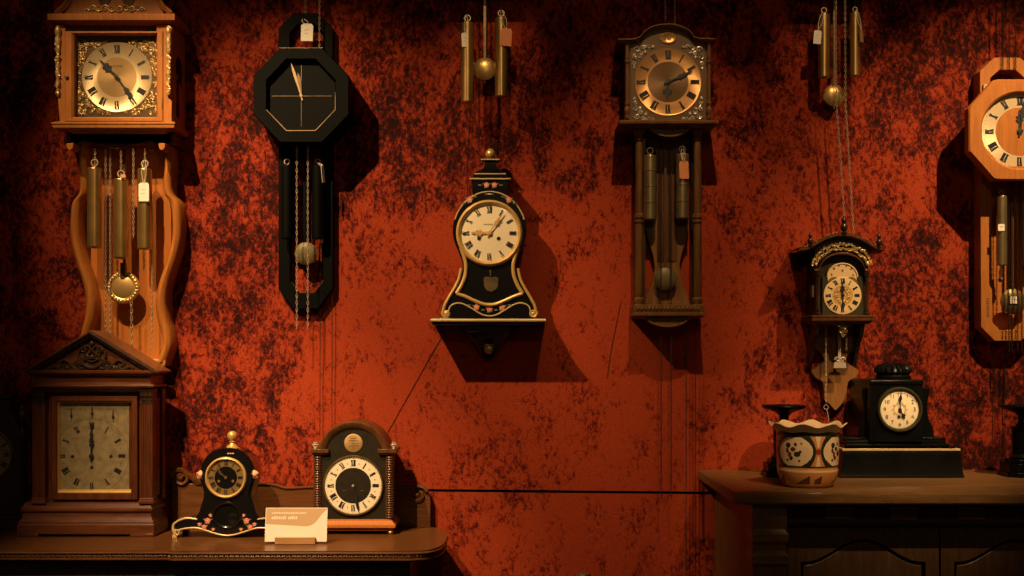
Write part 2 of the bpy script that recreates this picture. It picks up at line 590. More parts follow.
def hand(mb, cx, cz, y, clock_deg, pts, thick=.0012, tail=None):
    """pts: half outline [(half width, along) ...] in metres from the arbor outwards."""
    a = math.radians(clock_deg)
    ca, sa = math.cos(a), math.sin(a)
    o = [(w, v) for w, v in pts] + [(-w, v) for w, v in reversed(pts)]
    mb.prism([(cx + u * ca + v * sa, cz - u * sa + v * ca) for u, v in o], y - thick, y)

def serp(L, w):       # an ornate hand of length L
    return [(w * .35, -.16 * L), (w * .35, 0), (w * .25, .35 * L), (w * .5, .42 * L), (w * 1.0, .5 * L), (w * .45, .58 * L), (w * .95, .66 * L), (w * .3, .74 * L), (w * .25, .9 * L), (w * .05, L)]
def spade(L, w):
    return [(w * .3, -.1 * L), (w * .28, 0), (w * .25, .5 * L), (w * .55, .56 * L), (w, .66 * L), (w * .9, .74 * L), (w * .3, .88 * L), (w * .05, L)]
def leafh(L, w):
    return [(w * .4, -.14 * L), (w * .4, 0), (w * .55, .3 * L), (w, .62 * L), (w * .7, .85 * L), (w * .05, L)]
def baton(L, w):
    return [(w, -.16 * L), (w, .9 * L), (w * .2, L)]

def flower(mb, cx, cz, y, r, petal=0, leaf=1, heart=2):
    mb.mat(petal)
    for k in range(5):
        a = 2 * PI * k / 5 + .3
        mb.ball((cx + .55 * r * math.cos(a), y, cz + .55 * r * math.sin(a)), r * .5, (1, .18, 1), 8, 6)
    mb.mat(heart).ball((cx, y - r * .06, cz), r * .32, (1, .3, 1), 8, 6)
    if leaf is None: return
    mb.mat(leaf)
    for a in (2.6, .5, 4.4):
        mb.ball((cx + 1.25 * r * math.cos(a), y, cz + 1.05 * r * math.sin(a)), r * .4, (1.2, .15, .6), 8, 6)

def lozenge_octagon(x0, x1, z0, z1, c, d=None):
    d = d or c
    return [(x0 + c, z0), (x1 - c, z0), (x1, z0 + d), (x1, z1 - d), (x1 - c, z1), (x0 + c, z1), (x0, z1 - d), (x0, z0 + d)]

def weight(t, name, cx, y, z0, z1, r, m='brass_weight', cap='brass_dark', hook=True, bands=(), n=28):
    """A hanging cylinder weight with end caps and a hook (the hook is its sub-part)."""
    mb = MB()
    h = z1 - z0
    e = r * .12
    prof = [(0, 0), (r * .25, -e * .6), (r * .3, 0), (r * .9, 0), (r * 1.0, e), (r, e * 1.6)]
    for b in bands:
        prof += [(r, h * b - e), (r * 1.07, h * b - e * .6), (r * 1.07, h * b + e * .6), (r, h * b + e)]
    prof += [(r, h - e * 1.6), (r * 1.0, h - e), (r * .9, h), (r * .3, h), (r * .22, h + e * 1.4), (0, h + e * 1.6)]
    mb.lathe(prof, (cx, y, z0), 'z', n)
    w = t.part(name, mb, [m], angle=40)
    if hook:
        hb = MB()
        q = r * .45
        pts = [(cx, y, z1 + e)] + [(cx + q * math.sin(a), y, z1 + q * 1.6 - q * math.cos(a)) for a in [math.radians(v) for v in range(10, 340, 25)]]
        hb.tube(pts, r * .10, 6)
        t.part('hook', hb, ['steel'], w)
    return w

def price_tag(cx, cy, y, fr, w, h, m, label, hang_from=None, tilt=0.0, turn=0.0, name='hanging_price_tag', group=None, marks=2):
    """A little card on a loop of string. cx, cy: its centre in the photograph's units on frame fr."""
    X, Z = fr.x(cx), fr.z(cy)
    W, H = w * fr.k, h * fr.k
    loc = (X, y, Z)
    t = Thing(name, label, 'price tag', loc, group)
    ct, st = math.cos(math.radians(tilt)), math.sin(math.radians(tilt))
    cu, su = math.cos(math.radians(turn)), math.sin(math.radians(turn))
    def tr(u, v, d=0.0):
        a, b = u * ct - v * st, u * st + v * ct
        return (X + a * cu + d * su, y + a * su - d * cu, Z + b)
    mb = MB()
    q = .0006
    c = W * .16
    out = [(-W / 2, -H / 2), (W / 2, -H / 2), (W / 2, H / 2 - c), (W / 2 - c, H / 2), (-W / 2 + c, H / 2), (-W / 2, H / 2 - c)]
    n = len(out)
    mb.add([tr(u, v, q) for u, v in out] + [tr(u, v, -q) for u, v in out],
           [tuple(range(n)), tuple(range(2 * n - 1, n - 1, -1))] + [(i, n + i, n + (i + 1) % n, (i + 1) % n) for i in range(n)])
    mb.mat(1)
    for k in range(marks):            # the few strokes of handwriting
        v = H * (.12 - .22 * k)
        mb.add([tr(-W * .22, v, q * 1.6), (tr(W * (.2 - .1 * k), v + H * .02, q * 1.6)), tr(W * (.2 - .1 * k), v + H * .045, q * 1.6), tr(-W * .22, v + H * .03, q * 1.6)], [(0, 1, 2, 3)])
    card = t.part('card', mb, [m, 'beige'])
    if hang_from:
        hx, hz = fr.x(hang_from[0]), fr.z(hang_from[1])
        sb = MB()
        top = tr(0, H * .42, q * 2)
        mid = ((hx + top[0]) / 2, (hz + top[2]) / 2)
        d = W * .22
        for sgn in (-1, 1):
            sb.tube(smooth_curve([top, (mid[0] + sgn * d, y - .002, mid[1]), (hx + sgn * d * .3, y, hz)], 6), .00085, 5)
        t.part('string', sb, ['string'], label='white string loop')
    return t
# ================================================================== the setting
mb = MB()
sl = lambda x: ZC - .4555 - .0095 * (x - .15)                 # the joint is not quite level
mb.prism([(-4.2, .2), (4.2, .2), (4.2, sl(4.2) - .0050), (-4.2, sl(-4.2) - .0050)], 0, .06)   # lower upholstered panel
mb.prism([(-4.2, sl(-4.2) + .0045), (4.2, sl(4.2) + .0045), (4.2, 3.5), (-4.2, 3.5)], 0, .06)   # upper one
wall = struct('wall_back', mb, 'velvet')
struct('wall_backing', MB().box(-4.2, 4.2, .03, .12, 0, 3.5), 'seam')
struct('floor', MB().box(-4.2, 4.2, -5.2, .06, -.05, 0), 'floor')

# ================================================================== tall clock with a box hood (oak)
def tall_oak_clock():
    f = Fr(-.17)
    t = Thing('pendulum_clock', 'tall orange oak hanging clock with square brass dial, box hood and three brass tube weights', 'clock', (f.x(114.5), -.005, f.z(362)))
    yb = -.003
    # --- hood
    mb = MB()
    x0, x1 = f.x(58), f.x(171)
    mb.box(x0, x0 + .012, -.158, yb, f.z(124), f.z(24))
    mb.box(x0, x1, -.125, yb, f.z(124), f.z(24))
    mb.box(x1 - .05, x1, -.158, yb, f.z(124), f.z(24))
    hood = t.part('hood', mb, 'oak_side', bevel=.0012)
    # side window, a black panel for the shade inside the case
    mb = MB()
    xs = x1 + .0006
    zb, zt = f.z(113), f.z(60)
    out = [(-.118, zb), (-.045, zb)] + [(-.0815 + .0365 * math.cos(math.radians(a)), zt + .030 * math.sin(math.radians(a))) for a in range(0, 181, 20)]
    n = len(out)
    mb.add([(xs, yy, z) for yy, z in out] + [(xs - .004, yy, z) for yy, z in out], [tuple(range(n)), tuple(range(2 * n - 1, n - 1, -1))] + [(i, n + i, n + (i + 1) % n, (i + 1) % n) for i in range(n)])
    t.part('side_window', mb, 'lacquer', hood)
    # frieze under the cornice and the front posts
    mb = MB()
    mb.pbox(f, 59, 170.5, 20, 34, -.135, -.12)
    t.part('frieze', mb, 'walnut', bevel=.001)  # darker walnut paints in the shade under the cornice
    for a, b in ((57.5, 65), (163.5, 171.5)):
        mb = MB()
        mb.prism(f.pts([(a, 28), (b, 28), (b, 122), (a + (2 if a < 100 else 0), 122), (a, 97)] if a < 100 else [(a, 28), (b - 3, 28), (b - 3, 97), (b, 101), (b, 122), (a, 122)]), -.168, -.12)
        t.part('front_post', mb, 'oak', bevel=.0012)
    # door: moulded frame in oak with its pane
    o = [f.p(64.5, 31), f.p(163.5, 31), f.p(163.5, 122), f.p(64.5, 122)]
    i1 = [f.p(66, 31.8), f.p(162, 31.8), f.p(162, 121), f.p(66, 121)]
    i2 = [f.p(71.5, 33), f.p(157.5, 33), f.p(157.5, 118.5), f.p(71.5, 118.5)]
    i3 = [f.p(73.5, 34), f.p(156.5, 34), f.p(156.5, 116.8), f.p(73.5, 116.8)]
    mb = MB().bevel_ring([(o, -.150), (o, -.168), (i1, -.172), (i2, -.172), (i3, -.165), (i3, -.142)])
    door = t.part('door', mb, 'oak', angle=25)
    t.part('door_glass', MB().box(f.x(73), f.x(157), -.1605, -.1595, f.z(117.5), f.z(33.5)), 'glass', door)
    mb = MB()
    mb.lathe([(0, -.008), (.0055, -.007), (.006, -.004), (.003, -.002), (.003, 0)], (f.x(67.2), -.172, f.z(77)), 'y', 14)
    t.part('door_knob', mb, 'brass_dark', door)
    for a, b in ((45, 55), (98, 108)):
        t.part('hinge', MB().box(f.x(161.5), f.x(162.5), -.1735, -.171, f.z(a), f.z(b)), 'brass_dark', door)
    # cornice and bottom mouldings
    mb = MB()
    mb.stack(f.x(55), f.x(170), -.165, yb, [(-.030, f.z(23)), (.0, f.z(22.4)), (.012, f.z(21.6)), (.018, f.z(21)), (.019, f.z(19)), (.019, f.z(15.6)), (.017, f.z(14.6))])
    t.part('cornice', mb, 'oak', angle=30)
    mb = MB()
    mb.stack(f.x(57), f.x(171), -.163, yb, [(-.03, f.z(131)), (-.02, f.z(128.6)), (.010, f.z(128)), (.012, f.z(126.6)), (.012, f.z(124.6)), (.015, f.z(124.2)), (.015, f.z(122.8)), (.012, f.z(122.2)), (.0, f.z(121))])
    t.part('hood_sill', mb, 'oak', angle=30)
    # pediment that runs up out of the picture, with scrolled wings
    mb = MB()
    mid = 112.5
    half = [(50, 14.5), (49, 10), (43, -4), (38, -18), (30, -30), (17, -38), (7, -40), (0, -40)]
    pl = [(mid - a, b) for a, b in half] + [(mid + a, b) for a, b in reversed(half[:-1])]
    mb.prism(f.pts(pl), -.155, -.12)
    ped = t.part('pediment', mb, 'oak', bevel=.001)
    for s in (-1, 1):
        mb = MB()
        for w, d in ((2.2, 0), (1.2, 3.6)):
            path = [(mid + s * (58 - d), 12.5), (mid + s * (56 - d), 10), (mid + s * (50 - d), 5), (mid + s * (46 - d), -3), (mid + s * (43 - d), -14), (mid + s * (36 - d), -27), (mid + s * (22 - d), -39)]
            mb.tube([(f.x(a), -.158, f.z(b)) for a, b in smooth_curve(path, 5)], w * f.k, 8, flat=1.6)
        t.part('pediment_moulding', mb, 'oak', ped)
    for a in (103, 127):
        mb = MB().lathe([(0, -.002), (6 * f.k, -.002), (6.5 * f.k, 0)], (f.x(a), -.155, f.z(-2)), 'y', 20)
        t.part('roundel', mb, 'walnut', ped)
    mb = MB()
    cx, cz = f.x(114), f.z(7.3)
    for s in (-1, 1):
        for k, (u, r, fl, a0) in enumerate(((4, 3.6, 1, 200), (10.5, 3.6, -1, 160), (16.5, 3.2, 1, 200), (22.5, 3.0, -1, 160), (26.5, 1.8, 1, 200))):
            mb.spiral(cx + s * u * f.k, cz, -.157, r * f.k, .6 * f.k, (a0 if s > 0 else 180 - a0), 1.25, .9 * f.k, 16, .6, fl * s)
            mb.ball((cx + s * (u + 3) * f.k, -.157, cz + (.8 if k % 2 else -1.0) * f.k), 1.0 * f.k, (1, .6, 1), 6, 5)
    t.part('scroll_mount', mb, 'filigree', ped)
    # gilt figures on the corners
    for cx in (58.2, 168.8):
        mb = MB()
        X = f.x(cx)
        k = f.k
        prof = []
        for py, r in ((97, .6), (95, 1.6), (92, 2.3), (89, 1.3), (86, 2.0), (83, 2.6), (79, 1.5), (76, 2.2), (73, 2.8), (69, 1.8), (66, 2.6), (62, 1.6), (58, 2.8), (55, 1.3), (52, 2.6), (48, 2.2), (44, 2.9), (40, 3.1), (36, 2.2), (34, 3.0), (31, 3.4), (28, 2.6), (26, 1.2), (25, 0)):
            prof.append((r * k, f.z(py) - f.z(97)))
        mb.lathe(prof, (X, -.172, f.z(97)), 'z', 10)
        rq = random.Random(int(cx))
        for q in range(22):
            py = 94 - q * 3.1 + rq.uniform(-.8, .8)
            mb.spiral(X + rq.uniform(-1.2, 1.2) * k, f.z(py), -.178, rq.uniform(1.4, 2.6) * k, .4 * k, rq.uniform(0, 360), rq.uniform(.6, 1.1), rq.uniform(.5, .8) * k, 8, .7, rq.choice((-1, 1)), -.001)
        t.part('corner_figure', mb, 'filigree', label='gilt cast corner figure')
    # --- dial
    g = Fr(-.143)
    cx, cz = g.x(117), g.z(77.3)
    mb = MB().box(g.x(72), g.x(158), -.142, -.128, g.z(118), g.z(32))
    plate = t.part('dial_plate', mb, 'spandrel_ground')
    R = 35.2 * g.k
    rnd = random.Random(3)
    for sx in (-1, 1):
        for sz in (-1, 1):
            mb = MB()
            for q in range(190):
                u, v = rnd.uniform(2, 40), rnd.uniform(2, 37.0)
                if math.hypot(u, v) < 36.6 or (sz > 0 and v > 36.2): continue
                mb.spiral(cx + sx * u * g.k, cz + sz * v * g.k, -.1435, rnd.uniform(1.2, 2.5) * g.k, .3 * g.k, rnd.uniform(0, 360), rnd.uniform(.7, 1.4), rnd.uniform(.45, .75) * g.k, 9, .7, rnd.choice((-1, 1)), -.001)
            t.part('spandrel', mb, 'filigree', plate)
    mb = MB()
    mb.lathe([(R, .003), (R, -.001), (R - .0015, -.0025), (R - .003, -.0015), (19.8 * g.k, -.0015)], (cx, -.142, cz), 'y', 72)
    mb.mat(1)
    numerals(mb, cx, cz, -.1442, 24 * g.k, 8.2 * g.k, ROMAN4, .17, .62)
    minute_marks(mb, cx, cz, -.1442, 33.0 * g.k, 34.0 * g.k, .00035)
    t.part('chapter_ring', mb, ['dial_brass', 'ink'])
    mb = MB()
    mb.lathe([(20 * g.k, 0), (20 * g.k, -.0012), (0, -.0014)], (cx, -.142, cz), 'y', 60)
    mb.mat(1)
    for q in range(7):
        mb.poly([(cx + (a - 4 + q * 1.5) * g.k, cz + b * g.k) for a, b in ((-.4, 10), (.4, 10.2), (.6, 12), (-.2, 11.8))], -.1437)
    t.part('dial_centre', mb, ['dial_gold_centre', 'ink_brown'])
    mb = MB()
    hand(mb, cx, cz, -.1462, 315, serp(24 * g.k, 4.4 * g.k))
    t.part('hour_hand', mb, 'ink')
    mb = MB()
    hand(mb, cx, cz, -.1485, 143, serp(33.5 * g.k, 2.8 * g.k))
    mb.lathe([(2.2 * g.k, 0), (2 * g.k, -.002), (0, -.003)], (cx, -.1485, cz), 'y', 14)
    t.part('minute_hand', mb, 'ink')
    # --- trunk
    h = Fr(-.085)
    w = Fr(-.012)
    mb = MB()
    mb.pbox(w, 92, 172, 128, 364, -.022, yb)
    t.part('back_board', mb, 'oak_side', bevel=.001)
    mb = MB()
    q = Fr(-.15)
    pl = [(66, 127), (171, 127), (171, 143), (160, 146), (150, 140), (135, 145), (117, 149), (98, 145), (84, 140), (74, 146), (66, 143)]
    mb.prism(Fr(-.115).pts(pl), -.115, -.10)
    mb.pbox(q, 66, 171, 127, 142, -.115, -.02)
    t.part('apron', mb, 'walnut', bevel=.001)
    for a in (70.8, 162.5):
        mb = MB()
        mb.prism(q.pts([(a - 3.2, 143.5), (a + 3.2, 143.5), (a + 3.2, 147), (a + 2, 149.5), (a, 150.5), (a - 2, 149.5), (a - 3.2, 147)]), -.158, -.10)
        t.part('drop_finial', mb, 'oak', bevel=.001)
    mb = MB()
    outer = [(79, 140), (78, 152), (77.5, 166), (79, 180), (78, 193), (71.5, 202), (69.5, 218), (70, 240), (75, 262), (81, 280), (85, 300), (83.5, 318), (80, 332), (79, 346), (84, 362)]
    inner = [(a + w, b) for (a, b), w in zip(outer, (8, 8, 8, 8, 8, 9, 8.5, 8.5, 9, 9.5, 9.5, 9.5, 9, 9, 9.5))]
    for s in (0, 1):
        mb = MB()
        fx = (lambda a: a) if s == 0 else (lambda a: 249.5 - a)
        o = smooth_curve([(fx(a), b) for a, b in outer], 4)
        i = smooth_curve([(fx(a), b) for a, b in inner], 4)
        O, I = h.pts(o), h.pts(i)
        mm = [((a[0] + b[0]) / 2, (a[1] + b[1]) / 2) for a, b in zip(O, I)]
        I1 = [((a[0] * .25 + b[0] * .75), a[1] * .25 + b[1] * .75) for a, b in zip(O, I)]
        O1 = [((a[0] * .75 + b[0] * .25), a[1] * .75 + b[1] * .25) for a, b in zip(O, I)]
        mb.bevel_ring([(O, yb), (O, -.075), (O1, -.085), (mm, -.089), (I1, -.085), (I, -.075), (I, yb)], closed=False)
        t.part('side_rail', mb, 'oak', angle=50)
    mb = MB()
    mb.stack(h.x(86), h.x(164), -.08, yb, [(.002, h.z(366)), (.004, h.z(364)), (.004, h.z(361)), (0, h.z(359))])
    t.part('trunk_base', mb, 'oak')
    # --- weights, chains, pendulum
    e = Fr(-.105)
    for cx, a, b, y in ((94.6, 168, 248, -.115), (121, 179, 258.5, -.115), (144.8, 169, 249.5, -.115)):
        e = Fr(y)
        wt = weight(t, 'weight', e.x(cx), y, e.z(b), e.z(a), 7.2 * e.k)
    for a, b, c in ((105.6, 150, 345), (110.2, 150, 345), (133.4, 150, 238), (152.0, 205, 352), (121, 152, 176), (95, 150, 165), (145, 150, 165)):
        yc = -.088 if c > 300 else -.11
        e2 = Fr(yc)
        t.part('chain', MB().chain([(e2.x(a), yc, e2.z(b)), (e2.x(a), yc, e2.z(c))], .0066, .0021, .0006, 8), 'steel')
    e3 = Fr(-.095)
    t.part('chain', MB().chain([(e3.x(131.3), -.095, e3.z(300)), (e3.x(131.8), -.095, e3.z(346))], .0085, .0028, .0008, 8), 'steel')
    e = Fr(-.075)
    mb = MB()
    X, Z, r = e.x(123.6), e.z(287.5), 16.3 * e.k
    mb.lathe([(0, -.012), (r * .62, -.0095), (r * .68, -.0075), (r * .74, -.009), (r * .95, -.0075), (r, -.004), (r, .0), (r * .9, .004), (0, .006)], (X, -.075, Z), 'y', 48)
    for q in range(26):
        a = 2 * PI * q / 26
        mb.ball((X + r * .85 * math.cos(a), -.0835, Z + r * .85 * math.sin(a)), r * .085, (1, .7, 1), 7, 5)
    bob = t.part('pendulum_bob', mb, 'brass', angle=30)
    mb = MB()
    mb.box(X - .0045, X + .0045, -.069, -.066, Z, e.z(140))
    mb.box(X - .007, X + .007, -.0885, -.066, Z + r * .55, Z + r * 1.5)
    t.part('pendulum_rod', mb, 'walnut', bob, bevel=.0008)
    return t

tall_oak_clock()
fr_ = Fr(-.1425)
price_tag(143.8, 192, -.1425, fr_, 10.4, 18.5, 'white_tag', 'white price tag tied to a tube weight of the tall oak clock', (144.6, 160))
price_tag(124.3, 176.5, -.1405, Fr(-.128), 5, 3.6, 'pink_tag', 'tiny pink tag lying against the middle weight of the tall oak clock', None, 15, 20, marks=0)

# ================================================================== black octagonal clock
def black_octagon_clock():
    f = Fr(-.15)
    b = Fr(-.034)
    t = Thing('octagonal_clock', 'black octagonal hanging clock with plain dark face and looped back frame', 'clock', (f.x(301), -.004, f.z(142)))
    # long looped frame behind
    o = b.pts([(293.5, 13), (317.5, 13), (333, 28), (333, 288), (318.5, 309), (292.5, 309), (278.5, 289), (278.5, 28)])
    i = b.pts([(298.5, 24), (314, 24), (323, 33), (323, 281), (313.5, 293), (299, 293), (290, 281), (290, 33)])
    mb = MB().ring(o, i, -.034, -.004)
    fr = t.part('back_frame', mb, 'black_paint', bevel=.0025)
    mb = MB()
    mb.tube([(b.x(291.5), -.035, b.z(282)), (b.x(300), -.035, b.z(292.6)), (b.x(314.5), -.035, b.z(292.6)), (b.x(323), -.035, b.z(282))], .0009, 6)
    t.part('edge_line', mb, 'brass_dark', fr)
    mb = MB()
    for x in (318.6, 321.6):
        mb.pbox(b, x - .6, x + .6, 243, 272, -.02, -.014)  # two bars drawn where the chains' shadows fall
    mb.pbox(b, 303, 306, 176, 243, -.03, -.026)
    t.part('rod_and_shadow_bars', mb, 'black_paint', fr)
    # octagon head
    def oc(x0, x1, a, c, cx, cz):
        return [(x0 + cx, a), (x1 - cx, a), (x1, a + cz), (x1, c - cz), (x1 - cx, c), (x0 + cx, c), (x0, c - cz), (x0, a + cz)]
    O = f.pts(oc(253.2, 348.8, 47.8, 142.2, 26.5, 27.5))
    I = f.pts(oc(265.8, 336, 58.4, 131.4, 20.2, 21.5))
    I2 = f.pts(oc(266.8, 335, 59.4, 130.4, 20.2, 21.5))
    mb = MB().bevel_ring([(O, -.02), (O, -.145), (f.pts(oc(253.8, 348.2, 48.4, 141.6, 26.5, 27.5)), -.15), (I, -.15), (I2, -.145), (I2, -.128)])
    mb.prism(f.pts(oc(260, 342, 53, 137, 23, 24)), -.127, -.02)
    head = t.part('octagon_case', mb, 'black_paint', angle=20)
    mb = MB()
    p3 = Fr(-.147)
    lp = [f.p(266.6, 110), f.p(286.4, 130.6), f.p(315.4, 130.6), f.p(335.2, 109.8), f.p(335.2, 92)]
    mb.tube([(x, -.1500, z) for x, z in lp], [.0009, .0012, .0012, .0009, .0005], 6)  # pale tube draws the bright glint along the lower bevel
    mb.tube([(f.x(279.5), -.1505, f.z(48)), (f.x(322.5), -.1505, f.z(48))], .0007, 6)
    t.part('edge_line', mb, 'beige', head, label='thin pale line for the light caught on the case edges')
    g = Fr(-.128)
    cx, cz = g.x(301.3), g.z(96)
    mb = MB()
    mb.prism(g.pts(oc(266, 336, 58, 132, 20, 21)), -.1275, -.126)
    mb.mat(1)
    for a0, a1, c0, c1 in ((271.5, 331.5, 95.75, 96.25), (301.05, 301.55, 64.5, 126.5)):
        mb.add([(g.x(a0), -.1281, g.z(c0)), (g.x(a1), -.1281, g.z(c0)), (g.x(a1), -.1281, g.z(c1)), (g.x(a0), -.1281, g.z(c1))], [(0, 1, 2, 3)])
    t.part('dial', mb, ['black_face', 'brass_dark'])
    mb = MB()
    hand(mb, cx, cz, -.130, 352, leafh(23 * g.k, 2.1 * g.k))
    t.part('hour_hand', mb, 'brass_dark')
    mb = MB()
    hand(mb, cx, cz, -.132, 343, leafh(34 * g.k, 1.4 * g.k))
    mb.lathe([(1.6 * g.k, 0), (1.3 * g.k, -.002), (0, -.003)], (cx, -.132, cz), 'y', 12)
    t.part('minute_hand', mb, 'beige')
    e = Fr(-.07)
    for cx_ in (287, 317.7):
        weight(t, 'weight', e.x(cx_), -.07, e.z(239), e.z(166), 5.8 * e.k, 'black_paint', 'black_paint')
    for a, c0, c1 in ((298, 140, 330), (309, 140, 330)):
        t.part('chain', MB().chain([(e.x(a), -.092, e.z(c0)), (e.x(a), -.092, e.z(c1))], .0080, .0020, .00055, 8), 'steel')
    for a in (320.5, 332.5):
        w = Fr(-.02)
        t.part('dark_line', MB().tube([(w.x(a), -.02, w.z(150)), (w.x(a - .6), -.02, w.z(436))], .0013, 6), 'chain_dark')  # thin dark vertical line close to the cloth
    e = Fr(-.05)
    X, Z, r = e.x(306), e.z(253.5), 11.5 * e.k
    mb = MB().lathe([(0, -.009), (r * .5, -.008), (r * .85, -.0045), (r, 0), (r * .8, .004), (0, .006)], (X, -.05, Z), 'y', 36)
    bob = t.part('pendulum_bob', mb, 'bob_dim')
    t.part('pendulum_rod', MB().box(X - .003, X + .003, -.046, -.044, Z, e.z(140)), 'black_paint', bob)
    return t

black_octagon_clock()
price_tag(307, 32.3, -.062, Fr(-.062), 12, 17.5, 'white_tag', 'cream price tag hung in the loop at the top of the black octagonal clock', (303.2, 19), -2)
price_tag(323.0, 174, -.105, Fr(-.105), 7, 17, 'white_tag', 'white price tag seen edge-on against a weight of the black octagonal clock', (318.5, 163), 12, 76, marks=0)
# cords that come down from above the picture
def hanging_cord(px, y0px, y1px, y, m, label, group=None, kind='chain', px2=None):
    w = Fr(y)
    mb = MB()
    a, b = (w.x(px), y, w.z(y0px)), (w.x(px2 if px2 is not None else px), y, w.z(y1px))
    if kind == 'chain': mb.chain([a, b], .0062, .0019, .00055, 8)
    else: mb.tube([a, b], .0011, 6)
    return single('hanging_chain' if kind == 'chain' else 'thin_dark_line', mb, m, label, 'chain' if kind == 'chain' else 'cord', b, group)
hanging_cord(305.5, -60, 25, -.02, 'steel', 'thin chain reaching down to the cream tag on the black octagonal clock')
hanging_cord(319.4, -60, 48, -.06, 'steel', 'thin chain ending on the flat top edge of the black octagon')

# ================================================================== waisted black and gilt clock on its bracket
def waisted_clock():
    f = Fr(-.135)
    k = f.k
    t = Thing('waisted_clock', 'black lacquered waisted clock with cream dial and gilt trim on a bracket shelf', 'clock', (f.x(489.5), -.07, f.z(317.6)))
    mid = 489.5
    yb = -.012
    half = [(45, 317), (46, 312), (44, 305), (40.5, 297), (35, 287), (30.5, 278), (28, 269), (28.5, 261), (32, 252), (36, 242), (38, 232), (37, 221), (33, 210), (27, 202), (19, 196), (9, 192.5), (0, 191.5)]
    def outline(sh, zlo=None):
        h = smooth_curve([(max(a - sh, 0), b) for a, b in half], 5)
        if zlo: h = [(a, min(b, zlo)) for a, b in h]
        return [(mid - a, b) for a, b in h] + [(mid + a, b) for a, b in reversed(h[:-1])]
    o0, o1 = f.pts(outline(0)), f.pts(outline(2.0))
    mb = MB().prism(f.pts(outline(1.0)), -.118, yb)
    mb.prism(f.pts(outline(3.4)), -.126, -.02)
    body = t.part('case', mb, 'lacquer', angle=50)
    # gilt edging that follows the shoulders and the legs
    for s in (-1, 1):
        mb = MB()
        p = smooth_curve([(mid + s * a, b) for a, b in ((28.5, 268), (31, 279), (35.5, 288), (41, 297.5), (45, 305), (46.5, 311))], 6)
        mb.tube([(f.x(a), -.122, f.z(b)) for a, b in p], 1.5 * k, 8)
        mb.spiral(f.x(mid + s * 43.5), f.z(313.2), -.124, 4.2 * k, 1.2 * k, 30 if s > 0 else 150, 1.2, 1.7 * k, 18, .7, -s)
        mb.ball((f.x(mid + s * 43.5), -.124, f.z(313.5)), 2.2 * k, (1, .8, 1))
        t.part('gilt_foot_scroll', mb, 'gilt_trim', body, label='gilt leg scroll')
    mb = MB()
    mb.tube([(f.x(a), -.122, f.z(b)) for a, b in [(mid + 36.5 * math.cos(math.radians(q)), 231.5 - 40.5 * math.sin(math.radians(q))) for q in range(18, 163, 6)]], .75 * k, 6)
    t.part('gold_line', mb, 'gold_line', body)
    # stepped crown with its ball finial
    mb = MB()
    def ring(w0, w1, w2): pass
    X = f.x(490)
    prof = [(17.5, 194), (18, 189), (18, 180), (20, 179), (20, 177.4), (17.5, 176.4), (16.5, 172), (10, 167.5), (7, 166), (5.6, 162), (5.6, 159.5), (9, 158.4), (9, 156.4), (5, 156)]
    vs = [(r * k, f.z(p) - f.z(194)) for r, p in prof]
    q = []
    for r, z in vs:
        q.append((r - .0, f.z(194) + z))
    # rectangular in plan
    lv = []
    for r, z in q:
        d = r * .9
        lv.append([(X - r, -.066 - d, z), (X + r, -.066 - d, z), (X + r, -.066 + d, z), (X - r, -.066 + d, z)])
    V = [v for l in lv for v in l]
    F = [(3, 2, 1, 0)]
    for a in range(len(lv) - 1):
        for i in range(4):
            j = (i + 1) % 4
            F.append((4 * a + i, 4 * a + j, 4 * a + 4 + j, 4 * a + 4 + i))
    F.append(tuple(4 * (len(lv) - 1) + i for i in range(4)))
    mb.add(V, F)
    crown = t.part('crown', mb, 'lacquer', bevel=.0012, angle=30)
    mb = MB()
    for p, r in ((178.3, 20.2), (157.3, 9.1)):
        d = r * k * .9
        mb.tube([(X - r * k, -.066 - d, f.z(p)), (X + r * k, -.066 - d, f.z(p)), (X + r * k, -.066 + d, f.z(p)), (X - r * k, -.066 + d, f.z(p))], .75 * k, 6, closed=True)
    mb.tube([(X - 16 * k, -.066 - 15.6 * k, f.z(173)), (X + 16 * k, -.066 - 15.6 * k, f.z(173))], .7 * k, 6)  # bar across the dome drawn as its highlight
    t.part('gold_line', mb, 'gold_line', crown)
    mb = MB()
    mb.lathe([(0, -.002), (2.6 * k, 0), (2 * k, 1.2 * k), (3.4 * k, 2 * k), (5.0 * k, 4.2 * k), (5.3 * k, 6 * k), (4.6 * k, 8.6 * k), (2.6 * k, 10.6 * k), (1.0 * k, 11.4 * k), (0, 11.6 * k)], (X, -.066, f.z(156.4)), 'z', 20)
    t.part('ball_finial', mb, 'gold', crown)
    ye = -.066 - 18 * k * .9 - .0006
    for a in (486.5, 494.5):
        mb = MB()
        flower(mb, f.x(a), f.z(184.3), ye, 2.7 * k)
        a2 = a - 6.5 if a < 490 else a + 6.5
        mb.mat(1).ball((f.x(a2), ye, f.z(184.5)), 1.3 * k, (1.6, .2, .7), 8, 6)
        t.part('painted_rose', mb, ['pink', 'leaf', 'peach'], crown)
    yd = -.1268
    for a, b, r in ((469.5, 199.5, 2.9), (509, 199.5, 2.9), (476.5, 307.2, 3.0), (489.6, 309.0, 3.1), (502, 307.2, 3.0)):
        mb = MB()
        flower(mb, f.x(a), f.z(b), yd, r * k)
        t.part('painted_rose', mb, ['pink', 'leaf', 'peach'], body)
    mb = MB()
    for a, b in ((464, 203), (475, 196.5), (514.5, 203), (503.5, 196.5), (487, 194), (492, 194), (469, 305), (510, 305), (483, 310), (496, 310)):
        mb.mat(1).ball((f.x(a), yd, f.z(b)), 1.4 * k, (1.5, .2, .6), 8, 6)
    mb.mat(2).ball((f.x(489.5), yd, f.z(193.8)), 1.1 * k, (2.2, .3, .7), 8, 6)
    t.part('painted_leaves', mb, ['pink', 'leaf', 'peach'], body)
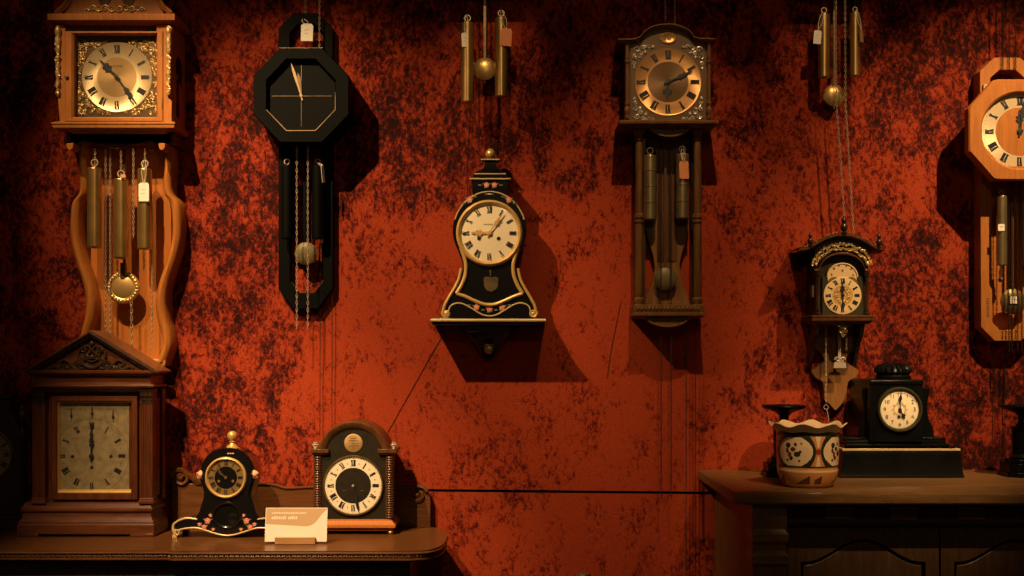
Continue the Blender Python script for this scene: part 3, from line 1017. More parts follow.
    # bezel, with the gilt band that runs on down to the lower panel
    g = Fr(-.128)
    cx, cz = g.x(489.3), g.z(233.2)
    kk = g.k
    R = 33.2 * kk
    mb = MB().lathe([(R, .006), (R, -.004), (R - .8 * kk, -.010), (R - 2.2 * kk, -.0125), (R - 3.6 * kk, -.0095), (R - 4.6 * kk, -.004), (R - 4.8 * kk, .003)], (cx, -.128, cz), 'y', 72)
    t.part('bezel', mb, 'gilt_trim', angle=50)
    mb = MB()
    for s in (-1, 1):
        p = smooth_curve([(489.5 + s * a, b) for a, b in ((28.5, 248), (25, 258), (23.6, 266), (24.5, 276), (28, 285), (33, 293.5))], 6)
        mb.tube([(g.x(a), -.1285, g.z(b)) for a, b in p], 1.9 * kk, 8)
    p = smooth_curve([(456.3, 293.6), (464, 296), (474, 300.5), (483, 304), (489.5, 304.8), (496, 304), (505, 300.5), (515, 296), (522.7, 293.6)], 5)
    mb.tube([(g.x(a), -.1285, g.z(b)) for a, b in p], 1.8 * kk, 8)
    t.part('gilt_band', mb, 'gilt_trim', body)
    mb = MB()
    p = smooth_curve([(448, 313), (450, 306.5), (456, 303.2), (463, 303.8), (472, 308.5), (481, 314), (489.5, 316), (498, 314), (507, 308.5), (516, 303.8), (523, 303.2), (529, 306.5), (531, 313)], 5)
    mb.tube([(f.x(a), -.127, f.z(b)) for a, b in p], .85 * k, 6)
    t.part('gold_line', mb, 'gold_line', body)
    mb = MB()
    mb.lathe([(29.3 * kk, .002), (29.3 * kk, -.001), (26 * kk, -.0022), (0, -.004)], (cx, -.128, cz), 'y', 64)
    mb.mat(1)
    numerals(mb, cx, cz, -.1325, 20.2 * kk, 6.6 * kk, ROMAN4, .14, .70)
    minute_marks(mb, cx, cz, -.1318, 27.4 * kk, 28.2 * kk, .0003)
    for a in (479, 498.6):
        mb.disc(g.x(a), g.z(238.6), 1.9 * kk, -.1327, 20)
    mb.mat(2)
    for q in range(6):
        mb.poly([(cx + (-5 + q * 2 + a) * kk, cz + (8 + b) * kk) for a, b in ((-.5, 0), (.5, .3), (.7, 1.4), (-.3, 1.2))], -.1325)
    t.part('dial', mb, ['dial_cream', 'ink', 'ink_brown'])
    mb = MB()
    hand(mb, cx, cz, -.1345, 271, serp(18.5 * kk, 3.9 * kk))
    t.part('hour_hand', mb, 'gilt_trim')
    mb = MB()
    hand(mb, cx, cz, -.1368, 35, serp(25 * kk, 2.3 * kk))
    mb.lathe([(2.2 * kk, .003), (2 * kk, -.002), (0, -.003)], (cx, -.1368, cz), 'y', 14)
    t.part('minute_hand', mb, 'gilt_trim')
    mb = MB()
    mb.prism(f.pts([(483.5, 278), (486, 276.5), (491, 277.5), (496, 276.5), (498.5, 278), (498, 286), (495.5, 290), (491, 292), (486.5, 290), (484, 286)]), -.1295, -.12)
    mb.tube([(f.x(490.5), -.127, f.z(276.5)), (f.x(490.5), -.127, f.z(270))], .9 * k, 6)
    t.part('crest_mount', mb, 'brass_dark', body, bevel=.0008)
    return t

def bracket_shelf():
    f = Fr(-.145)
    t = Thing('clock_bracket', 'black bracket shelf with a gold front edge carrying the waisted clock', 'bracket', (f.x(488), -.003, f.z(350)))
    zt = Fr(-.135).z(317.6) - .0005
    x0, x1 = f.x(431), f.x(545.3)
    mb = MB()
    mb.box(x0 + .003, x1 - .003, -.142, -.003, zt - .024, zt)
    sh = t.part('shelf', mb, 'lacquer', bevel=.002)
    mb = MB()
    pts = [(x0, -.003), (x0, -.145), (x1, -.145), (x1, -.003)]
    mb.tube([(a, b, zt - .0085) for a, b in pts], .0052, 8)
    t.part('gold_edge', mb, 'gold_line', sh)
    mb = MB()
    w = Fr(-.06)
    c = f.x(488)
    mb.plan([(c - .10, -.003), (c - .07, -.10), (c + .07, -.10), (c + .10, -.003)], zt - .045, zt - .024)
    vs = []
    for s, z, d in ((.092, zt - .045, .090), (.060, zt - .075, .060), (.030, zt - .12, .03), (.012, zt - .135, .02)):
        vs += [(c - s, -.003, z), (c - s * .75, -d, z), (c + s * .75, -d, z), (c + s, -.003, z)]
    F = [(0, 1, 2, 3), (12, 15, 14, 13)]
    for a in range(3):
        for i in range(4):
            j = (i + 1) % 4
            F.append((4 * a + i, 4 * a + j, 4 * a + 4 + j, 4 * a + 4 + i))
    mb.add(vs, F)
    t.part('corbel', mb, 'lacquer', bevel=.002)
    mb = MB()
    q = Fr(-.075)
    mb.lathe([(0, -.012), (3.2 * q.k, -.01), (4.4 * q.k, -.005), (4.6 * q.k, 0), (3.5 * q.k, .012)], (q.x(488.6), -.062, q.z(349.5)), 'y', 18)
    mb.spiral(q.x(486.5), q.z(346.8), -.07, 2.6 * q.k, .8 * q.k, 0, 1.1, 1.0 * q.k, 14, .7, 1)
    mb.spiral(q.x(490.8), q.z(346.8), -.07, 2.6 * q.k, .8 * q.k, 180, 1.1, 1.0 * q.k, 14, .7, -1)
    t.part('gilt_mount', mb, 'brass')
    return t

bracket_shelf()
waisted_clock()
# ================================================================== clocks whose cases are above the picture: only weights, bobs and chains come into view
def high_clock(label, cx_px, weights, bobp, chains, case, y0=-.15):
    f = Fr(y0)
    t = Thing('weight_driven_clock', label, 'clock', (f.x(cx_px), -.004, f.z(case[3])))
    x0, x1, a, b = case
    mb = MB()
    mb.stack(f.x(x0 + 4), f.x(x1 - 4), y0 + .012, -.004, [(0, f.z(b)), (.006, f.z(b - 1)), (.010, f.z(b - 3)), (.010, f.z(b - 6)), (.004, f.z(b - 8)), (0, f.z(b - 9)), (0, f.z(a + 10)), (.004, f.z(a + 9)), (.012, f.z(a + 5)), (.012, f.z(a))])
    case_ = t.part('case', mb, 'darkwood')
    g = Fr(y0 + .006)
    cz = g.z((a + b) / 2 - 4)
    r = (x1 - x0) * .36 * g.k
    mb = MB().lathe([(r, .01), (r, -.002), (r * .96, -.006), (r * .90, -.003), (0, -.002)], (g.x(cx_px), y0 + .006, cz), 'y', 48)
    mb.mat(1)
    numerals(mb, g.x(cx_px), cz, y0 + .0035, r * .66, r * .2)
    t.part('dial', mb, ['dial_brass', 'ink'])
    for ang, L, nm in ((300, .5, 'hour_hand'), (60, .8, 'minute_hand')):
        mb = MB()
        hand(mb, g.x(cx_px), cz, y0 + .0025 - L * .003, ang, leafh(r * L, r * .07))
        t.part(nm, mb, 'ink')
    for cx, a_, b_, r_, y in weights:
        e = Fr(y)
        weight(t, 'weight', e.x(cx), y, e.z(b_), e.z(a_), r_ * e.k, 'brass_weight')
    bx, by, br, y = bobp
    e = Fr(y)
    X, Z, r = e.x(bx), e.z(by), br * e.k
    mb = MB().lathe([(0, -.011), (r * .3, -.0105), (r * .6, -.008), (r * .9, -.003), (r, 0), (r * .9, .003), (0, .009)], (X, y, Z), 'y', 40)
    bob = t.part('pendulum_bob', mb, 'brass')
    mb = MB().box(X - .0042, X + .0042, y - .003, y, Z, e.z(b - 1))
    mb.lathe([(0, -.012), (.003, -.01), (.003, .0), (0, .002)], (X, y, Z - r), 'z', 8)
    t.part('pendulum_rod', mb, 'brass_dark', bob)
    for pts, y, m in chains:
        e = Fr(y)
        mb = MB().chain([(e.x(p), y, e.z(q)) for p, q in pts], .0066, .0021, .0006, 8)
        t.part('chain', mb, m)
    return t

high_clock('clock partly above the view, its two brass weights and bob hanging over the waisted clock', 484.5,
           [(467.5, 23, 103, 6.6, -.10), (501.2, 18, 97.5, 6.4, -.10)], (484.8, 68.8, 11.2, -.055),
           [([(479, -30), (479, 147)], -.03, 'chain_dark'), ([(490.6, -30), (490.6, 147)], -.03, 'chain_dark'), ([(467.5, -30), (467.5, 20)], -.10, 'chain_dark'), ([(501.2, -30), (501.2, 15)], -.10, 'chain_dark')],
           (446, 522, -110, -18))
f_ = Fr(-.12)
price_tag(465.2, 40, -.122, f_, 7.4, 14, 'white_tag', 'white price tag tied to a brass weight above the waisted clock', (466.8, 16), 3, 15)
price_tag(506, 37.5, -.124, f_, 11.5, 17.5, 'orange_tag', 'orange price tag tied to a brass weight above the waisted clock', (501.6, 12), -4)
high_clock('clock partly above the view, twin pale chains falling to the small painted-dial clock', 839,
           [(824, 14.5, 78, 5.8, -.10), (855, 13, 76.5, 5.0, -.10)], (834, 95.2, 10.8, -.05),
           [([(835.5, -30), (836.5, 105), (845.0, 226)], -.085, 'steel'), ([(845, -30), (845.5, 105), (853.5, 232)], -.085, 'steel'), ([(824, -30), (824, 12)], -.10, 'chain_dark'), ([(855, -30), (855, 10)], -.10, 'chain_dark')],
           (802, 876, -112, -16))
price_tag(817.3, 37.3, -.122, f_, 8, 13.5, 'white_tag', 'white price tag on a brass weight above the small painted-dial clock', (822.8, 12), -4, 10)
price_tag(861, 36, -.124, f_, 6, 13, 'tan_tag', 'brown price tag turned on a weight above the small painted-dial clock', (856, 10), 6, 40)

# ================================================================== brown clock with turned columns
def column_clock():
    f = Fr(-.155)
    k = f.k
    yb = -.004
    t = Thing('pendulum_clock', 'brown clock with arched hood, copper-toned dial and turned columns framing a waisted back board', 'clock', (f.x(668), -.004, f.z(326)))
    mb = MB()
    mb.prism(f.pts([(627, 122), (627, 42), (640, 42)] + [(667 + 25.5 * math.cos(math.radians(a)), 40 - 14 * math.sin(math.radians(a))) for a in range(180, -1, -12)] + [(694, 42), (709, 42), (709, 122)]), -.135, yb)
    t.part('hood', mb, 'olive_wood', bevel=.001)
    # front panel
    mb = MB()
    mb.prism(f.pts([(631, 121), (631, 42), (641, 41)] + [(667 + 24 * math.cos(math.radians(a)), 40 - 12.5 * math.sin(math.radians(a))) for a in range(174, 5, -12)] + [(693, 41), (705, 42), (705, 121)]), -.143, -.13)
    plate = t.part('dial_plate', mb, 'spandrel_ground')
    mb = MB()
    path = [(617.8, 41.2), (626, 41.0), (635, 40.6), (640, 38.5)] + [(667 + 26.5 * math.cos(math.radians(a)), 41 - 15.2 * math.sin(math.radians(a))) for a in range(160, 19, -10)] + [(693.5, 38.3), (699, 40.2), (706, 40.4), (714.8, 40.5)]
    ou = f.pts([(a, b - 2.2) for a, b in path])
    inn = f.pts([(a, b + 2.0) for a, b in path])
    m1 = f.pts([(a, b - .3) for a, b in path])
    mb.bevel_ring([(ou, yb), (ou, -.160), (f.pts([(a, b - 1.4) for a, b in path]), -.168), (m1, -.168), (f.pts([(a, b + .4) for a, b in path]), -.160), (f.pts([(a, b + 1.2) for a, b in path]), -.158), (inn, -.150), (inn, yb)], closed=False)
    t.part('arched_cornice', mb, 'olive_wood', angle=35)
    # little turned columns of the hood
    for cx in (627.3, 709.5):
        mb = MB()
        pr = [(118.5, 2.4), (116, 2.8), (114.5, 1.8), (111, 3.1), (108, 2.9), (105.5, 1.6), (104, 2.6), (102, 2.6), (101, 1.7), (80, 2.1), (63, 1.7), (62, 2.7), (60, 2.7), (59, 1.6), (56, 2.5), (53, 1.8), (44, 2.2), (42, 2.8)]
        mb.lathe([(r * k, f.z(p) - f.z(118.5)) for p, r in pr], (f.x(cx), -.146, f.z(118.5)), 'z', 14)
        t.part('hood_column', mb, 'olive_wood')
    mb = MB()
    mb.stack(f.x(625), f.x(712), -.148, yb, [(.0, f.z(127)), (.006, f.z(125.5)), (.012, f.z(124.8)), (.019, f.z(124)), (.020, f.z(121.8)), (.017, f.z(120.6)), (.004, f.z(120)), (0, f.z(119))])
    t.part('hood_sill', mb, 'olive_wood', angle=30)
    g = Fr(-.146)
    cx, cz = g.x(668), g.z(82)
    q = g.k
    for sx in (-1, 1):
        for sz in (-1, 1):
            mb = MB()
            bx, bz = cx + sx * 33 * q, cz + sz * 35 * q
            if sz > 0: bz = cz + 33.5 * q
            for (u, v, r, a0, tn, fl) in ((2, 1, 3.2, 0, 1.2, 1), (8.5, -.5, 2.8, 180, 1.2, -1), (0, 8.5, 2.8, 90, 1.2, -1), (14, -1.5, 2.2, 0, 1.1, 1), (-.5, 14.5, 2.2, 270, 1.1, 1), (6, 5, 2.4, 45, 1.3, 1), (18, -2, 1.3, 0, 1, -1), (-1, 19, 1.3, 90, 1, -1), (5, 9, 1.4, 0, 1, 1), (10.5, 3.5, 1.4, 90, 1, -1)):
                mb.spiral(bx - sx * u * q, bz - sz * v * q, -.1455, r * q, .4 * q, a0 if sx > 0 else 180 - a0, tn, .75 * q, 14, .6, fl * sx * sz, -.0006)
            t.part('spandrel', mb, 'silver', plate)
    mb = MB().lathe([(5.8 * q, .0), (5.8 * q, -.002), (5.0 * q, -.004), (4.4 * q, -.0025), (0, -.002)], (g.x(668), -.143, g.z(38.2)), 'y', 32, sx=1.5)
    md = t.part('medallion', mb, 'dial_copper', plate)
    md.scale = (1, 1, 1)
    mb = MB()
    for dz in (-2, 0, 2):
        mb.add([(g.x(668) + a * q, -.1462, g.z(38.2) + (dz + b) * q) for a, b in ((-4, 0), (4, 0), (4, .7), (-4, .7))], [(0, 1, 2, 3)])
    t.part('medallion_print', mb, 'ink_brown', md)
    R = 33.6 * q
    mb = MB()
    mb.lathe([(R, .002), (R, -.002), (R - .0012, -.0032), (R - .003, -.0025), (20.4 * q, -.0022)], (cx, -.143, cz), 'y', 72)
    mb.mat(1)
    numerals(mb, cx, cz, -.1462, 22.6 * q, 8.8 * q, ROMAN4, .20, .60)
    t.part('chapter_ring', mb, ['dial_copper', 'ink'])
    mb = MB()
    mb.lathe([(20.6 * q, -.001), (20.4 * q, -.0022), (0, -.0024)], (cx, -.143, cz), 'y', 60)
    t.part('dial_centre', mb, 'dial_copper_in')
    mb = MB()
    hand(mb, cx, cz, -.147, 183, serp(17 * q, 5.0 * q))
    t.part('hour_hand', mb, 'ink')
    mb = MB()
    hand(mb, cx, cz, -.1495, 66, serp(27 * q, 2.9 * q))
    mb.lathe([(2.4 * q, .003), (2.2 * q, -.002), (0, -.003)], (cx, -.1495, cz), 'y', 14)
    t.part('minute_hand', mb, 'ink')
    # half-round apron below the hood
    h = Fr(-.13)
    mb = MB()
    o = [(648.5, 123)] + [(669.5 - 20.5 * math.cos(math.radians(a)), 124 + 12.5 * math.sin(math.radians(a))) for a in range(6, 175, 12)] + [(690.5, 123)]
    mb.prism(h.pts(o), -.135, -.12)
    ap = t.part('apron', mb, 'olive_wood', bevel=.0014)
    mb = MB()
    mb.tube([(h.x(a), -.136, h.z(b)) for a, b in o[1:-1]], 1.3 * h.k, 6)
    for s in (-3, -2, -1, 0, 1, 2, 3):
        mb.ball((h.x(669.5 + s * 4.4), -.136, h.z(130.2 - abs(s) * 1.0)), 1.9 * h.k, (1.2, .6, 1), 8, 6)
    t.part('carved_garland', mb, 'olive_wood', ap)
    # columns
    e = Fr(-.11)
    for cx_ in (639, 697.2):
        mb = MB()
        pr = [(311, 5.2), (305, 5.2), (304, 4.4), (302, 5.2), (299, 5.2), (297, 3.4), (295, 4.2), (230, 4.0), (224, 3.8), (222.5, 5.0), (220.5, 5.0), (219.5, 3.7), (218, 5.0), (215, 5.0), (213.5, 3.6), (150, 3.6), (142, 3.2), (140.5, 4.8), (138.5, 4.8), (137.5, 3.4), (135, 4.4), (131, 6.0), (126, 6.4)]
        mb.lathe([(r * e.k, e.z(p) - e.z(311)) for p, r in pr], (e.x(cx_), -.11, e.z(311)), 'z', 20)
        t.part('column', mb, 'olive_wood', angle=30)
        mb = MB()
        mb.pbox(Fr(-.05), cx_ - (4 if cx_ < 668 else 6), cx_ + (6 if cx_ < 668 else 4), 126, 311, -.06, -.01)
        t.part('side_strip', mb, 'darkwood')
    # waisted back board
    w = Fr(-.03)
    L = [(644, 122), (644, 140), (655, 150), (655, 170), (650, 180), (646, 200), (645, 222), (648, 240), (653, 256), (654.5, 268), (652, 282), (646, 297), (642, 312)]
    c = 667
    l = smooth_curve(L, 4)
    mb = MB().prism(w.pts(l + [(2 * c - a, b) for a, b in reversed(l)]), -.035, -.012)
    t.part('back_board', mb, 'console_wood', bevel=.001)
    mb = MB()
    ui = [(656.5, 176), (656.5, 258)]
    mb.pbox(w, 657, 677, 172, 262, -.0375, -.03)
    t.part('inset_panel', mb, 'walnut', bevel=.0015)
    # base
    mb = MB()
    b = Fr(-.13)
    mb.stack(b.x(636), b.x(702), -.126, -.004, [(-.01, b.z(318)), (.004, b.z(317)), (.010, b.z(315.5)), (.010, b.z(313.2)), (.006, b.z(312.5)), (.008, b.z(311)), (.008, b.z(305.5)), (.004, b.z(304.5))])
    base = t.part('base', mb, 'olive_wood', angle=30)
    mb = MB()
    for q_ in range(17):
        mb.ball((b.x(638 + q_ * 3.75), -.1345, b.z(308.5)), 1.7 * b.k, (1, .5, 1.3), 7, 5)
    t.part('carved_band', mb, 'olive_wood', base)
    mb = MB()
    o = [(646.5, 315)] + [(668 - 21 * math.cos(math.radians(a)), 316 + 10.5 * math.sin(math.radians(a))) for a in range(4, 177, 12)] + [(689.5, 315)]
    mb.prism(b.pts(o), -.12, -.02)
    mb.tube([(b.x(a), -.121, b.z(c_)) for a, c_ in o[1:-1]], 1.2 * b.k, 6)
    t.part('half_round_drop', mb, 'olive_wood', base)
    # weights, chains, pendulum
    e = Fr(-.085)
    for cx_, a, bb in ((650, 155.5, 220), (682.3, 154, 219)):
        weight(t, 'weight', e.x(cx_), -.085, e.z(bb), e.z(a), 6.7 * e.k, 'pewter', 'pewter', True, (.27, .52, .76))
    for cx_ in (661.2, 671.2):
        z = Fr(-.10)
        t.part('chain', MB().chain([(z.x(cx_), -.10, z.z(118)), (z.x(cx_), -.10, z.z(498))], .0062, .0019, .00055, 8), 'chain_dark')
    # thin tubes drawn as the chains' shadow lines on the cloth
    z = Fr(-.03)
    for cx_ in (687, 696.5):
        t.part('dark_line', MB().tube([(z.x(cx_), -.012, z.z(322)), (z.x(cx_), -.012, z.z(640))], .0011, 6), 'chain_dark')
    e = Fr(-.06)
    X, Z, r = e.x(665.5), e.z(279), 11.5 * e.k
    mb = MB().lathe([(0, -.009), (r * .5, -.0075), (r * .9, -.003), (r, 0), (r * .9, .003), (0, .007)], (X, -.06, Z), 'y', 36)
    bob = t.part('pendulum_bob', mb, 'bob_dim')
    t.part('pendulum_rod', MB().box(X - .004, X + .004, -.056, -.053, Z, e.z(150)), 'walnut', bob)
    return t

column_clock()
price_tag(684, 170, -.112, Fr(-.112), 9.4, 17.5, 'orange_tag', 'orange price tag on a banded weight between the turned columns', (682.4, 148), 2)
hanging_cord(665.3, -60, 22, -.05, 'steel', 'thin chain of the pair above the arched hood, over its medallion', px2=665.3)
hanging_cord(674.8, -60, 24, -.05, 'steel', 'thin chain of the pair above the arched hood, further from the black octagonal clock', px2=674.8)

# ================================================================== small painted-dial clock on a wall console
def painted_clock():
    f = Fr(-.15)
    k = f.k
    yb = -.004
    t = Thing('hooded_clock', 'small dark hooded clock with gilt painted dial on a carved console with pointed tail', 'clock', (f.x(842), -.004, f.z(410)))
    mid = 842.5
    # case
    mb = MB().pbox(f, 818, 868, 262, 318, -.125, yb)
    mb.prism(f.pts([(818, 262)] + [(mid + 25 * math.cos(math.radians(a)), 262 - 16 * math.sin(math.radians(a))) for a in range(180, -1, -15)] + [(868, 262)]), -.125, yb)
    case = t.part('case', mb, 'darkwood', bevel=.001)
    # arched top hood
    def band(pth, w0, w1, y0, y1, name, m):
        ou = f.pts([(a, b - w0) for a, b in pth]); inn = f.pts([(a, b + w1) for a, b in pth])
        c1 = f.pts([(a, b - w0 * .4) for a, b in pth]); c2 = f.pts([(a, b + w1 * .3) for a, b in pth])
        mb = MB().bevel_ring([(ou, y1), (ou, y0 + .006), (c1, y0), (c2, y0), (inn, y0 + .009), (inn, y1)], closed=False)
        return t.part(name, mb, m, angle=35)
    top = smooth_curve([(799.5, 249.5), (806, 249), (812, 246.5), (820, 241.5), (830, 237), (842.5, 234.8), (855, 236.8), (865, 241), (873, 246), (878, 248.6), (882.5, 249.2)], 4)
    hd = band(top, 2.0, 2.6, -.153, yb, 'arched_hood', 'walnut')
    mb = MB().prism(f.pts([(815, 270)] + [(a, b + 1.5) for a, b in top if 814 < a < 871] + [(869, 270)] + [(mid + .3 + 22.0 * math.cos(math.radians(a)), 270 - 16.0 * math.sin(math.radians(a))) for a in range(4, 177, 8)]), -.142, -.10)
    fz = t.part('frieze', mb, 'lacquer', bevel=.001)
    inner = [(815, 270.5), (819, 270.2)] + [(mid + .3 + 22.5 * math.cos(math.radians(a)), 270 - 16.5 * math.sin(math.radians(a))) for a in range(172, 7, -12)] + [(866, 270.2), (870.5, 270.5)]
    band(inner, 2.0, 1.4, -.1455, -.12, 'dial_arch', 'walnut')
    mb = MB()
    rnd = random.Random(11)
    for q in range(30):
        a = math.radians(12 + 156 * q / 29)
        for rr in (0, 1):
            px = mid + (26.5 + rr * 3.2) * math.cos(a) * (1.0 + .02 * rr)
            pz = 269 - (20.5 + rr * 4.2) * math.sin(a) + rnd.uniform(-.8, .8)
            if pz > 266: continue
            mb.spiral(f.x(px), f.z(pz), -.1435, rnd.uniform(1.2, 1.9) * k, .4 * k, rnd.uniform(0, 360), 1.1, .55 * k, 10, .7, rnd.choice((-1, 1)), -.0006)
    t.part('filigree_mount', mb, 'brass', fz)
    mb = MB()
    for q in range(34):
        i = int(len(top) * (q + .5) / 34)
        if q % 2 == 0 or rnd.random() < .6:
            mb.ball((f.x(top[i][0]), -.150, f.z(top[i][1] - 2.4)), rnd.uniform(.6, 1.0) * k, (1.2, 1, 1), 6, 5)
    t.part('gilt_crest', mb, 'brass_dark', hd)
    # finials
    for cx, b0, s, y in ((810.3, 246.5, 1.0, -.15), (879, 248, 1.05, -.15), (844, 234, 1.25, -.15)):
        mb = MB()
        pr = [(0, 2.0), (1, 2.4), (2, 1.2), (3, 2.4), (5, 3.0), (7, 2.6), (8.6, 1.2), (9.6, 1.9), (11, 2.1), (12.4, 1.4), (14, .5), (15, 0)]
        mb.lathe([(r * k * s, p * k * s) for p, r in pr], (f.x(cx), y, f.z(b0)), 'z', 16)
        t.part('finial', mb, 'carved', hd)
    # side pillars and console slab
    for cx in (818.8, 867.2):
        mb = MB()
        pr = [(315.5, 2.6), (313, 2.8), (312, 1.8), (310, 2.4), (308, 1.6), (280, 1.8), (277, 1.6), (276, 2.6), (273, 2.9), (271.5, 2.9)]
        mb.lathe([(r * k, f.z(p) - f.z(315.5)) for p, r in pr], (f.x(cx), -.145, f.z(315.5)), 'z', 14)
        t.part('pillar', mb, 'carved')
    mb = MB()
    mb.stack(f.x(815), f.x(871), -.145, yb, [(-.004, f.z(324)), (.004, f.z(321.5)), (.010, f.z(320.6)), (.011, f.z(318.8)), (.006, f.z(318.2)), (.009, f.z(317)), (.009, f.z(315.6)), (.004, f.z(315))])
    t.part('console_shelf', mb, 'walnut', angle=30)
    # dial
    g = Fr(-0.1385)
    q = g.k
    cx, cz = g.x(842.4), g.z(295.5)
    mb = MB().prism(g.pts([(822.5, 317), (822.5, 277), (826, 276)] + [(842.5 + 16.5 * math.cos(math.radians(a)), 276.5 - 14.5 * math.sin(math.radians(a))) for a in range(176, 3, -12)] + [(859, 276), (863.5, 277), (863.5, 317)]), -0.1385, -.12)
    plate = t.part('dial_plate', mb, 'olive')
    mb = MB()
    o = [(842.3 + 15 * math.cos(math.radians(a)), 277 - 13.5 * math.sin(math.radians(a))) for a in range(180, -1, -12)]
    mb.prism(g.pts(o + [(856, 281), (828, 281)]), -0.1403, -.13)
    mb.mat(1)
    for a in (834.0, 851.0):
        mb.lathe([(6.2 * q, 0), (6.0 * q, -.0008), (0, -.001)], (g.x(a), -0.1403, g.z(283)), 'y', 24)
    mb.mat(2)
    for a, b_ in ((831.5, 274.5), (853, 275), (834, 268.6), (851, 268.8), (838.6, 265.6), (846.2, 265.8), (842.4, 270.5)):
        mb.disc(g.x(a), g.z(b_), .9 * q, -0.1416, 10)
    mb.mat(0)
    mb.tube([(g.x(a), -0.1405, g.z(b)) for a, b in o], .8 * q, 6)
    t.part('moon_arch', mb, ['dial_straw', 'dial_dark_gold', 'ink_brown'], plate)
    mb = MB()
    R = 18.8 * q
    mb.lathe([(R, .001), (R, -.0022), (R * .95, -.003), (R * .55, -.0028)], (cx, -0.1385, cz), 'y', 56)
    mb.mat(1)
    numerals(mb, cx, cz, -0.1420, 11.8 * q, 5.2 * q, ROMAN4, .20, .72)
    t.part('chapter_ring', mb, ['dial_straw', 'ink'], plate)
    mb = MB()
    mb.lathe([(R * .56, -.001), (R * .55, -.003), (0, -.0032)], (cx, -0.1385, cz), 'y', 40)
    for w in range(14):
        a = 2 * PI * w / 14
        mb.spiral(cx + 6.2 * q * math.cos(a), cz + 6.2 * q * math.sin(a), -0.1420, 1.8 * q, .4 * q, math.degrees(a), 1.1, .5 * q, 10, .7, 1 if w % 2 else -1)
    t.part('dial_centre', mb, 'gilt_trim', plate)
    mb = MB()
    hand(mb, cx, cz, -0.1440, 178, spade(14 * q, 2.1 * q))
    t.part('minute_hand', mb, 'ink')
    mb = MB()
    hand(mb, cx, cz, -0.1460, 357, serp(12 * q, 2.4 * q))
    mb.lathe([(1.6 * q, .002), (1.4 * q, -.002), (0, -.003)], (cx, -0.1460, cz), 'y', 12)
    t.part('hour_hand', mb, 'ink')
    mb = MB()
    mb.pbox(f, 813.4, 815.6, 285, 297, -.135, -.10)
    t.part('side_hook', mb, 'brass_dark')
    # console below: pierced ornament, back board with a pointed tail, brackets
    h = Fr(-.13)
    mb = MB()
    mb.prism(h.pts([(836, 321), (850, 321), (846, 328), (848, 331), (843, 338), (838.5, 331), (840.5, 328)]), -.132, -.115)
    for s in (-1, 1):
        mb.spiral(h.x(843 + s * 5), h.z(324), -.133, 3.4 * h.k, .6 * h.k, 90, 1.3, .9 * h.k, 16, .6, s)
        mb.spiral(h.x(843 + s * 2.6), h.z(331), -.133, 2.4 * h.k, .5 * h.k, 90, 1.2, .8 * h.k, 14, .6, s)
    t.part('carved_drop', mb, 'brass_dark')
    w = Fr(-.035)
    L = [(806, 322), (807.5, 334), (813, 346), (822, 354), (824, 362), (816, 368), (812, 372), (816, 378), (822.5, 382), (824, 392), (824.5, 399), (829, 404), (835.5, 411)]
    l = smooth_curve(L, 4)
    mb = MB().prism(w.pts(l + [(2 * 835.5 - a, b) for a, b in reversed(l[:-1])]), -.035, -.006)
    t.part('back_board', mb, 'console_wood', bevel=.0015)
    for s in (-1, 1):
        mb = MB()
        xx = f.x(mid + s * 24) - s * .004
        o = [(-.006, f.z(321)), (-.13, f.z(321)), (-.125, f.z(328)), (-.10, f.z(338)), (-.07, f.z(345)), (-.05, f.z(356)), (-.03, f.z(366)), (-.006, f.z(372))]
        n = len(o)
        mb.add([(xx - .006, a, b) for a, b in o] + [(xx + .006, a, b) for a, b in o], [tuple(range(n)), tuple(range(2 * n - 1, n - 1, -1))] + [(i, n + i, n + (i + 1) % n, (i + 1) % n) for i in range(n)])
        t.part('console_bracket', mb, 'darkwood', bevel=.0012)
    e = Fr(-.085)
    mb = MB()
    for s in (-1, 1):
        mb.spiral(e.x(839.6 + s * 2.7), e.z(359.6), -.09, 2.6 * e.k, .6 * e.k, 0 if s > 0 else 180, 1.1, .8 * e.k, 12, .7, s)
    mb.prism(e.pts([(833.2, 368), (846, 368), (845.4, 363), (843, 361.5), (839.6, 357), (836.2, 361.5), (833.8, 363)]), -.09, -.08)
    mb.pbox(e, 838, 841, 321, 360, -.086, -.083)
    t.part('pendulum_crown', mb, 'silver')
    mb = MB()
    mb.chain([(e.x(825.6), -.09, e.z(321)), (e.x(825.6), -.09, e.z(403))], .0058, .0018, .0006, 8)
    t.part('chain', MB().chain([(e.x(846), -.09, e.z(321)), (e.x(846), -.09, e.z(350))], .0058, .0018, .0006, 8), 'steel')
    ch = t.part('chain', mb, 'steel')
    mb = MB()
    mb.tube([(e.x(825.7) + 2.2 * e.k * math.sin(a), -.09, e.z(407) + 2.2 * e.k * math.cos(a)) for a in [2 * PI * i / 16 for i in range(16)]], .0011, 6, closed=True)
    mb.tube([(e.x(826.0), -.09, e.z(409)), (e.x(827.2), -.092, e.z(414)), (e.x(828.3), -.094, e.z(422))], .0014, 6)
    t.part('ring_hook', mb, 'silver', ch, label='bright wire hook')
    return t

painted_clock()

